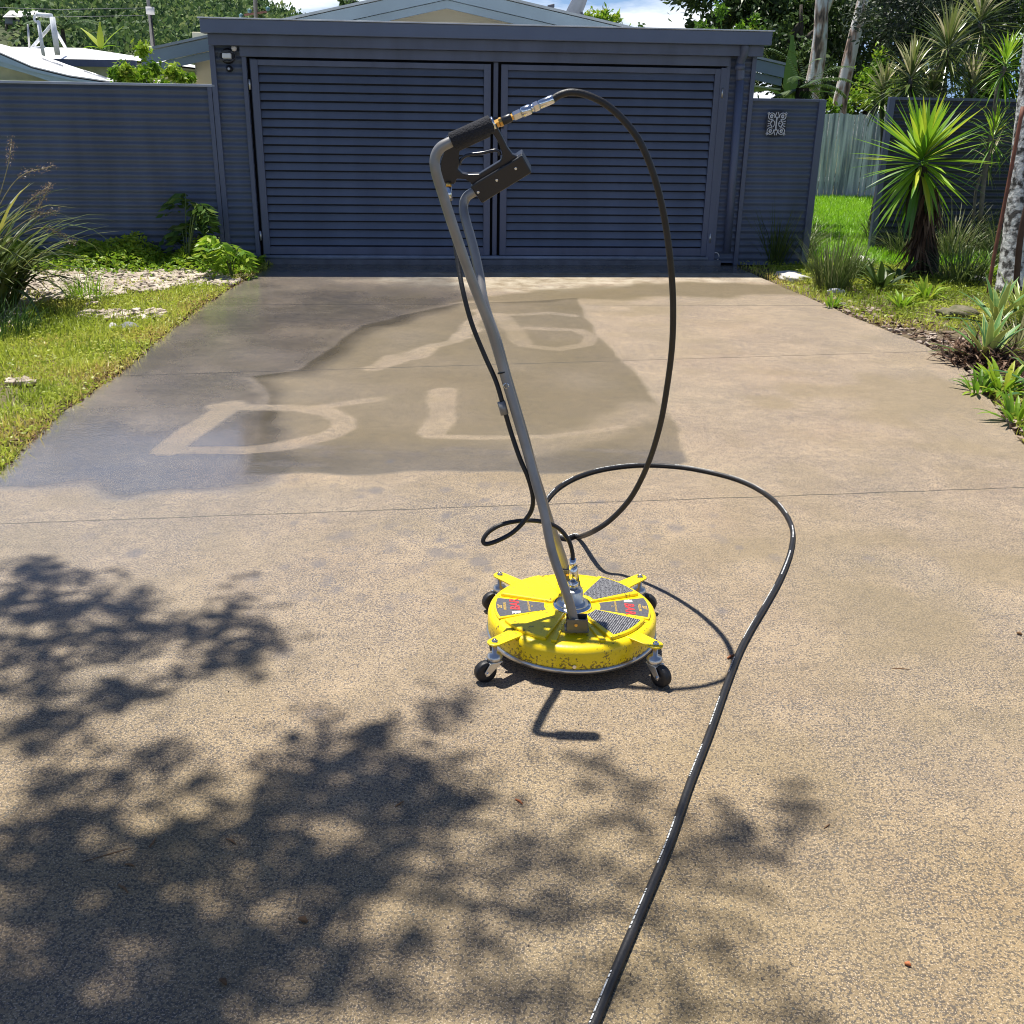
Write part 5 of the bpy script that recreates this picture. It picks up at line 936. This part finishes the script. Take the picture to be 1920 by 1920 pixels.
P = np.stack([RNG.uniform(-1.0, 1.3, 260), RNG.uniform(1.4, 3.3, 260), np.full(260, .003)], 1); P = P[(P[:, 0] < .7) | (RNG.random(260) < .3)]; N = RNG.normal(size=P.shape); N[:, 2] *= .2
o = quads('seed_litter', leaves(P, N, RNG.uniform(.003, .009, len(P)), RNG.uniform(.002, .006, len(P))), mat('seed_dark', (.05, .035, .03), .6), None); tag(o, 'tiny dark seeds and grit scattered over the concrete', 'litter', kind='stuff')

# ================================================================== TREES
def tree(nm, label, base, trunk_pts, tr, blobs, per, ls, m, bark, cat='tree', group=None, flat=.8):
    t = thing(nm, label, cat, group); sp_ = spline(trunk_pts, 5); k = len(sp_)
    b = MB(); b.tube(sp_, [tr*((1-.5*i/k) if cat == 'tree' and 'paperbark' in nm else (1-.92*i/k)) for i in range(k)], 12)
    for c, r in blobs[:14]:
        s0 = sp_[min(k-1, int(k*random.uniform(.55, .95)))]; c = Vector(c); b.tube(spline([s0, s0.lerp(c, .5)+UZ*r*.15, c], 3), [tr*.32, tr*.28, tr*.24, tr*.2, tr*.16, tr*.13, tr*.08], 6)
    b.build('trunk', bark, t)
    q_, tt = blobs_leaves([((c[0], c[1], c[2]), r) for c, r in blobs], per, ls, flat); quads('crown', q_, m, t, tt); return t
def pxb(lst, s_=1.): return [(atY(x, y, Y), r) for x, y, Y, r in lst]
tree('paperbark_tree', 'left pale paperbark trunk behind the plaque fence', 0, [atY(1517, 250, 23), atY(1519, 190, 23), atY(1531, 125, 23), atY(1538, 65, 23), atY(1541, 0, 23), atY(1550, -150, 23), atY(1560, -400, 23)], .19, [((7.5, 23, 8), 1.6), ((8.5, 23.5, 9), 1.8), ((6.6, 22.5, 9.4), 1.5)], 300, .16, G_MD, bark_p, 'tree', 'paperbark trees behind the paling fence')
tree('paperbark_tree', 'right leaning pale paperbark trunk behind the paling fence', 0, [atY(1570, 260, 24), atY(1574, 200, 24), atY(1587, 135, 24), atY(1604, 60, 24), atY(1618, 0, 24), atY(1650, -150, 24), atY(1690, -400, 24)], .17, [((9.5, 24, 8.4), 1.7), ((10.6, 24.5, 9.4), 1.7)], 300, .16, G_MD, bark_p, 'tree', 'paperbark trees behind the paling fence')
def gtrunk(x, Y, h): p = atY(x, 100, Y); return [Vector((p.x, Y, -.1)), Vector((p.x+.1, Y, h*.5)), Vector((p.x-.1, Y, h))]
TG = 'dark trees behind the right hand fences'
tree('shade_tree', 'dark spreading tree above the right end of the carport roof', 0, gtrunk(1490, 29, 5.5), .22, pxb([(1345, 12, 29, .9), (1395, 25, 29, 1.0), (1440, 5, 29, 1.3), (1480, 45, 29, 1.2), (1390, -40, 29, 1.5), (1480, -60, 30, 1.8), (1310, 45, 29, .35), (1500, 100, 30, 1.2)]), 900, .20, G_DK, bark_d, 'tree', TG)
tree('shade_tree', 'dark tree filling the gap between carport and paperbarks', 0, gtrunk(1500, 27, 4), .2, pxb([(1470, 100, 27, 1.0), (1500, 150, 27, 1.0), (1455, 150, 27, .8), (1540, 175, 27, .8), (1500, 40, 28, 1.2), (1560, 60, 28, 1.1), (1560, 130, 28, 1.0)]), 1100, .17, G_DK, bark_d, 'tree', TG)
tree('shade_tree', 'dark tree crown directly behind the two paperbark trunks', 0, gtrunk(1640, 30, 6), .25, pxb([(1600, 20, 31, 1.6), (1660, -20, 31, 2.0), (1720, 30, 31, 1.6), (1640, 100, 31, 1.5), (1590, 150, 30, 1.2), (1660, 170, 30, 1.3), (1720, 110, 31, 1.4)]), 800, .20, G_DK, bark_d, 'tree', TG)
tree('sheoak_tree', 'fine leaved grey green tree behind the dragon trees', 0, gtrunk(1760, 22, 5), .18, pxb([(1715, 25, 21, 1.0), (1740, 60, 21, 1.1), (1715, 100, 21, .8), (1760, 10, 21, 1.2), (1800, 60, 22, 1.2)]), 2100, .10, leafmat('sheoak', [(.02, .03, .02), (.05, .07, .04), (.10, .12, .08)], .2), bark_d, 'tree', TG)
tree('shade_tree', 'mixed green tree at the top right corner', 0, gtrunk(1860, 24, 5), .2, pxb([(1830, 20, 24, 1.2), (1880, 90, 24, 1.2), (1920, 30, 24, 1.4), (1790, 140, 23, 1.2), (1850, 170, 23, 1.0), (1910, 170, 23, 1.0)]), 900, .16, G_MD, bark_d, 'tree', TG)
tree('shrub', 'leafy green shrub showing above the paling fence', 0, gtrunk(1655, 25, 1.6), .06, pxb([(1640, 195, 24.5, .55), (1680, 185, 24.5, .6), (1600, 205, 24.5, .4), (1560, 210, 24, .3), (1665, 140, 25, .6)]), 1500, .13, G_BT, bark_d, 'shrub')
tree('shrub', 'yellow green bush along the carport roof line at the right', 0, gtrunk(1350, 22, 2), .06, pxb([(1300, 58, 22, .30), (1340, 52, 22, .42), (1375, 48, 22, .40), (1400, 55, 22, .3)]), 2200, .11, G_BT, bark_d, 'shrub')
tree('shrub', 'bright green tree top right of the satellite dish', 0, gtrunk(1125, 26, 2.4), .07, pxb([(1112, 42, 26, .42), (1128, 50, 26, .45), (1140, 62, 26, .4), (1165, 68, 26, .35)]), 1500, .13, G_BT, bark_d, 'shrub')
tree('shrub', 'low green tree tops over the middle of the carport roof', 0, gtrunk(1215, 27, 2), .06, pxb([(1190, 66, 27, .28), (1210, 64, 27, .3), (1235, 66, 27, .28)]), 1500, .12, G_MD, bark_d, 'shrub')
tree('tree', 'small distant tree top left of the roof peak', 0, gtrunk(650, 48, 4.6), .08, pxb([(645, 8, 48, .5), (655, 12, 48, .5), (650, -4, 48, .4)]), 900, .2, G_HL, bark_d, 'tree')
tree('tree', 'thin spiky tree behind the street pole', 0, gtrunk(488, 46, 4), .08, pxb([(480, 24, 46, .40), (492, 30, 46, .4), (500, 20, 46, .25), (478, 8, 46, .25)]), 700, .22, G_HL, bark_d, 'tree')
tree('shrub', 'bright leafy bush behind the long fence by the house wall', 0, [Vector((-5.2, 13.0, 0)), Vector((-5.1, 13.0, .8)), Vector((-5.0, 13.0, 1.6))], .04, pxb([(240, 143, 13.0, .22), (268, 118, 13.4, .24), (275, 145, 13.0, .22), (310, 142, 13.0, .22), (345, 145, 13.0, .16), (220, 150, 13.0, .14)]), 11000, .075, G_BT, bark_d, 'shrub')
# banana plants and palms
def paddle(name, label, c, specs, m, group=None, stem=True):
    g = thing(name, label, 'banana plant', group)
    if stem: MB().tube([Vector((c[0], c[1], -.05)), Vector(c)], [.10, .06], 10).build('stem', mat('banana_stem', (.16, .20, .07), .6), g)
    az, el, ln, wd, dr, tn_ = map(np.array, zip(*specs)); B = np.repeat(A(*c)[None], len(az), 0)
    Q, t = blades(B, az, el, ln, wd, dr, 10, .18, .25, .3, tn_); quads('leaves', Q, m, g, t); return g
c = atY(1478, 195, 16.5); paddle('banana_plant', 'banana plant with one tall upright paddle leaf behind the plaque fence', (c.x, c.y, c.z), [(1.8, 1.50, .95, .24, .12, .6), (2.9, 1.15, .95, .12, .4, .95), (.2, .9, .9, .22, 1.3, .3), (-.4, .6, .8, .2, 1.2, .3), (3.4, .7, .7, .2, 1.4, .2), (-1.2, .5, .6, .2, 1.0, .2)], G_MD)
c = atY(190, 92, 44); paddle('banana_plant', 'pale green banana plant on the hillside behind the white roof', (c.x, c.y, c.z), [(2.6, .75, 1.35, .30, .35, .9), (1.6, 1.45, 1.0, .28, .2, .9), (.5, .85, 1.3, .30, .3, .7), (0, .4, .8, .3, .8, .4), (3.3, .3, .8, .3, .9, .5)], G_BT)
def palm(label, c, n, ln, m, nm='palm_tree', el0=-.3, tone=(.1, .6)):
    g = thing(nm, label, 'palm'); MB().tube([Vector((c[0], c[1], -.1)), Vector(c)], [.12, .09], 8).build('trunk', bark_d, g); Qs, Ts = [], []
    for i in range(n):
        az = i*2.399; el = RNG.uniform(el0, 1.35); k = 22; u = np.linspace(.12, 1, k); e = el-1.1*u**1.4; du = ln/k; p = np.cumsum(np.stack([np.cos(az)*np.cos(e), np.sin(az)*np.cos(e), np.sin(e)], 1)*du, 0)+np.array(c)
        for sg in (-1, 1):
            Q, t = blades(p, az+sg*1.0, e*.5-.25, ln*.30*(1.05-.75*u), .045*ln, .6, 2, 0, tone=RNG.uniform(tone[0], tone[1], k)); Qs.append(Q); Ts.append(t)
    quads('fronds', np.concatenate(Qs), m, g, np.concatenate(Ts)); return g
c = atY(117, 55, 50); palm('feathery palm on the hillside right of the pipe frame', (c.x, c.y, c.z), 13, 1.6, G_HL, el0=.2)
c = atY(1505, 165, 15.2); palm('dark palm fronds behind the plaque fence', (c.x, c.y, c.z), 12, .75, G_DK, tone=(.3, 1))

# wooded hillside as one mass
def forest():
    n = 1500; X = RNG.uniform(-1, 0, n); Y = 37+RNG.random(n)**.8*100; X = -.085*Y-RNG.random(n)*(.50*Y+3); ok = ~((X/Y < -.425) & (X/Y > -.52) & (Y < 66) & (Y > 46)); X, Y = X[ok], Y[ok]; n = len(X); Z = hill_z(X, Y); r = RNG.uniform(.8, 2.1, n)*(.6+Y/120)
    per = 95; k = np.repeat(np.arange(n), per); d = unit(RNG.normal(size=(n*per, 3))); d[:, 2] = np.abs(d[:, 2])*1.05-.15; rad = RNG.uniform(.7, 1.05, n*per)
    P = np.stack([X, Y, Z+r*.5], 1)[k]+d*(r[k]*rad)[:, None]*A(1, 1, .95); N = d+RNG.normal(0, .8, d.shape); s_ = (.16+Y/300)[k]*RNG.uniform(.6, 1.3, n*per)
    T = np.clip(RNG.random(n)[k]*.8+RNG.random(n*per)*.35-.05, 0, 1); o = quads('forest', leaves(P, N, s_, s_*.55), G_HL, None, T); tag(o, 'dense green woodland covering the hillside', 'forest', kind='stuff')
forest()
for i, (x, y, Y, r, lb) in enumerate(((322, 18, 95, 1.3, 'bushy tree on the skyline of the hill'), (378, 34, 95, 1.4, 'small tree on the skyline left of the carport roof'), (408, 36, 96, 1.2, 'thin tree on the skyline over the carport roof edge'), (345, 38, 80, 1.6, 'round tree on the hill shoulder'))):
    tree('tree', lb, 0, gtrunk(x, Y, atY(x, y, Y).z), .15, pxb([(x, y, Y, r*.8), (x-10, y+10, Y, r*.8), (x+10, y+9, Y, r*.8)]), 260, .42, G_HL, bark_d, 'tree', 'trees along the hill skyline')

# overhanging tree left of the frame: it throws the dappled shade over the near concrete
def street_tree():
    t = thing('street_tree', 'leafy tree overhanging the driveway from the left, dappling the concrete with shade', 'tree'); base = Vector((-5.3, 3.3, -.05)); top = Vector((-4.6, 3.5, 4.6))
    big = [(40, 1090, 70), (120, 1085, 40), (30, 1150, 80), (120, 1140, 80), (210, 1125, 60), (200, 1175, 70), (290, 1175, 55), (340, 1185, 45), (430, 1180, 60), (480, 1195, 35), (470, 1110, 25), (410, 1145, 35), (380, 1235, 60), (440, 1245, 55), (500, 1205, 25), (535, 1200, 16), (60, 1220, 80), (150, 1230, 60), (250, 1285, 60), (200, 1300, 50), (110, 1330, 70), (60, 1370, 60), (140, 1375, 40), (40, 1300, 50),
           (280, 1420, 45), (330, 1460, 45), (250, 1440, 35), (60, 1490, 70), (170, 1500, 50), (110, 1540, 80), (230, 1560, 60), (30, 1600, 120), (160, 1650, 120), (60, 1750, 150), (200, 1760, 110), (300, 1640, 80), (330, 1720, 80), (120, 1870, 150), (300, 1850, 110), (240, 1480, 30), (400, 1620, 50), (360, 1530, 40), (290, 1800, 90),
           (690, 1365, 38), (715, 1395, 42), (650, 1420, 50), (600, 1440, 55), (740, 1440, 55), (560, 1460, 60), (500, 1480, 45), (640, 1480, 80), (720, 1490, 80), (800, 1440, 30), (860, 1440, 28), (860, 1500, 50), (800, 1500, 50), (560, 1530, 80), (640, 1560, 80), (480, 1520, 50), (500, 1580, 60), (560, 1610, 60), (620, 1620, 50), (460, 1560, 40), (740, 1550, 35), (790, 1560, 28),
           (800, 1600, 26), (750, 1622, 36), (700, 1645, 38), (650, 1665, 42), (600, 1690, 46), (540, 1715, 46), (470, 1735, 46), (420, 1770, 46), (370, 1810, 46), (430, 1670, 40), (500, 1660, 36), (330, 1860, 60), (420, 1880, 50), (560, 1790, 50), (620, 1760, 36), (520, 1870, 70), (620, 1880, 40), (640, 1800, 40), (460, 1820, 40)]
    light = [(850, 1315, 45), (830, 1345, 30), (880, 1325, 28), (600, 1350, 22), (560, 1410, 28), (1095, 1440, 22), (1105, 1455, 20), (1110, 1430, 14), (1000, 1575, 28), (1020, 1545, 20), (1190, 1500, 24), (1230, 1520, 26), (1190, 1530, 20), (1210, 1580, 26), (1150, 1605, 28), (1110, 1595, 20), (1340, 1560, 30), (1400, 1540, 22), (1380, 1580, 26), (1425, 1575, 24), (1470, 1530, 24), (1485, 1555, 22), (1500, 1505, 16), (1440, 1608, 26), (1380, 1620, 26), (1300, 1600, 24), (1060, 1700, 30), (1010, 1720, 24), (1080, 1690, 22), (1340, 1735, 30), (1360, 1755, 20), (1130, 1700, 18), (900, 1700, 40), (940, 1750, 34), (1040, 1840, 44), (1090, 1860, 40), (1000, 1880, 36), (1200, 1870, 34), (1250, 1885, 26), (1500, 1880, 26), (1510, 1900, 22), (880, 1860, 34), (760, 1740, 36), (800, 1800, 30), (720, 1870, 30), (1250, 1790, 22), (1300, 1680, 16), (960, 1640, 20), (1240, 1650, 24)]
    Ps, limbs = [], {}
    for lst, cov in ((big, 2.3), (light, .95)):
        for x, y, r in lst:
            g_ = atZ(x, min(y, 1990)); H = 6.3+random.uniform(-.5, .5) if cov > 1 else 6.8+random.uniform(-.5, .7); z_ = (g_.y*FW.y+HC*-FW.z); rm = r*z_/1920
            cc = Vector((g_.x-SX*H, g_.y-SY*H, H)); n_ = int(PI*rm*rm*cov/.0016)+6; rad_ = rm*np.sqrt(RNG.random(n_)); a_ = RNG.uniform(0, 6.3, n_); yy = 1.45
            ns = max(3, n_//14); ck = RNG.integers(0, ns, n_); cx_ = rm*.85*np.sqrt(RNG.random(ns)); ca_ = RNG.uniform(0, 6.3, ns)
            px_ = cx_[ck]*np.cos(ca_[ck])+RNG.normal(0, .055, n_); py_ = (cx_[ck]*np.sin(ca_[ck]))*yy+RNG.normal(0, .045, n_)
            Ps.append(np.stack([cc.x+px_, cc.y+py_, cc.z+RNG.normal(0, .12, n_)], 1)); limbs.setdefault(int((cc.y+20)/.7), []).append(cc)
    P = np.concatenate(Ps); N = RNG.normal(size=P.shape); quads('crown', leaves(P, N, RNG.uniform(.07, .13, len(P)), RNG.uniform(.03, .05, len(P))), leafmat('thick_leaf', [(.02, .045, .015), (.05, .10, .02)], .06), t, RNG.random(len(P)))
    b = MB(); b.tube(spline([base, Vector((-5.1, 3.35, 2)), top], 5), [.19-.006*i for i in range(11)], 12)
    H_ = 6.1; up3 = lambda x, y: (lambda g: Vector((g.x-SX*H_, g.y-SY*H_, H_)))(atZ(x, y))
    for pts_, r_ in (([(150, 1900), (330, 1840), (450, 1760), (560, 1705), (690, 1650), (800, 1602)], .045), ([(-100, 1200), (60, 1180), (250, 1175), (420, 1190), (530, 1200)], .018), ([(0, 1640), (250, 1560), (480, 1500), (690, 1400)], .018), ([(700, 1650), (900, 1700), (1080, 1690), (1300, 1600), (1450, 1560)], .012), ([(450, 1780), (700, 1830), (1000, 1860), (1250, 1880)], .012)):
        sp_ = spline([top]+[up3(x, y)+UZ*random.uniform(-.1, .3) for x, y in pts_], 5); m_ = len(sp_); b.tube(sp_, [r_*1.6*(1-.85*i/m_) for i in range(m_)], 7)
        for cs in limbs.values():
            for v in cs[::4]:
                p_ = min(sp_, key=lambda q: (q-v).length)
                if (p_-v).length < .55: b.tube([p_, p_.lerp(v, .5)+UZ*.03, v], [.010, .007, .003], 5)
    b.build('trunk', bark_d, t)
street_tree()
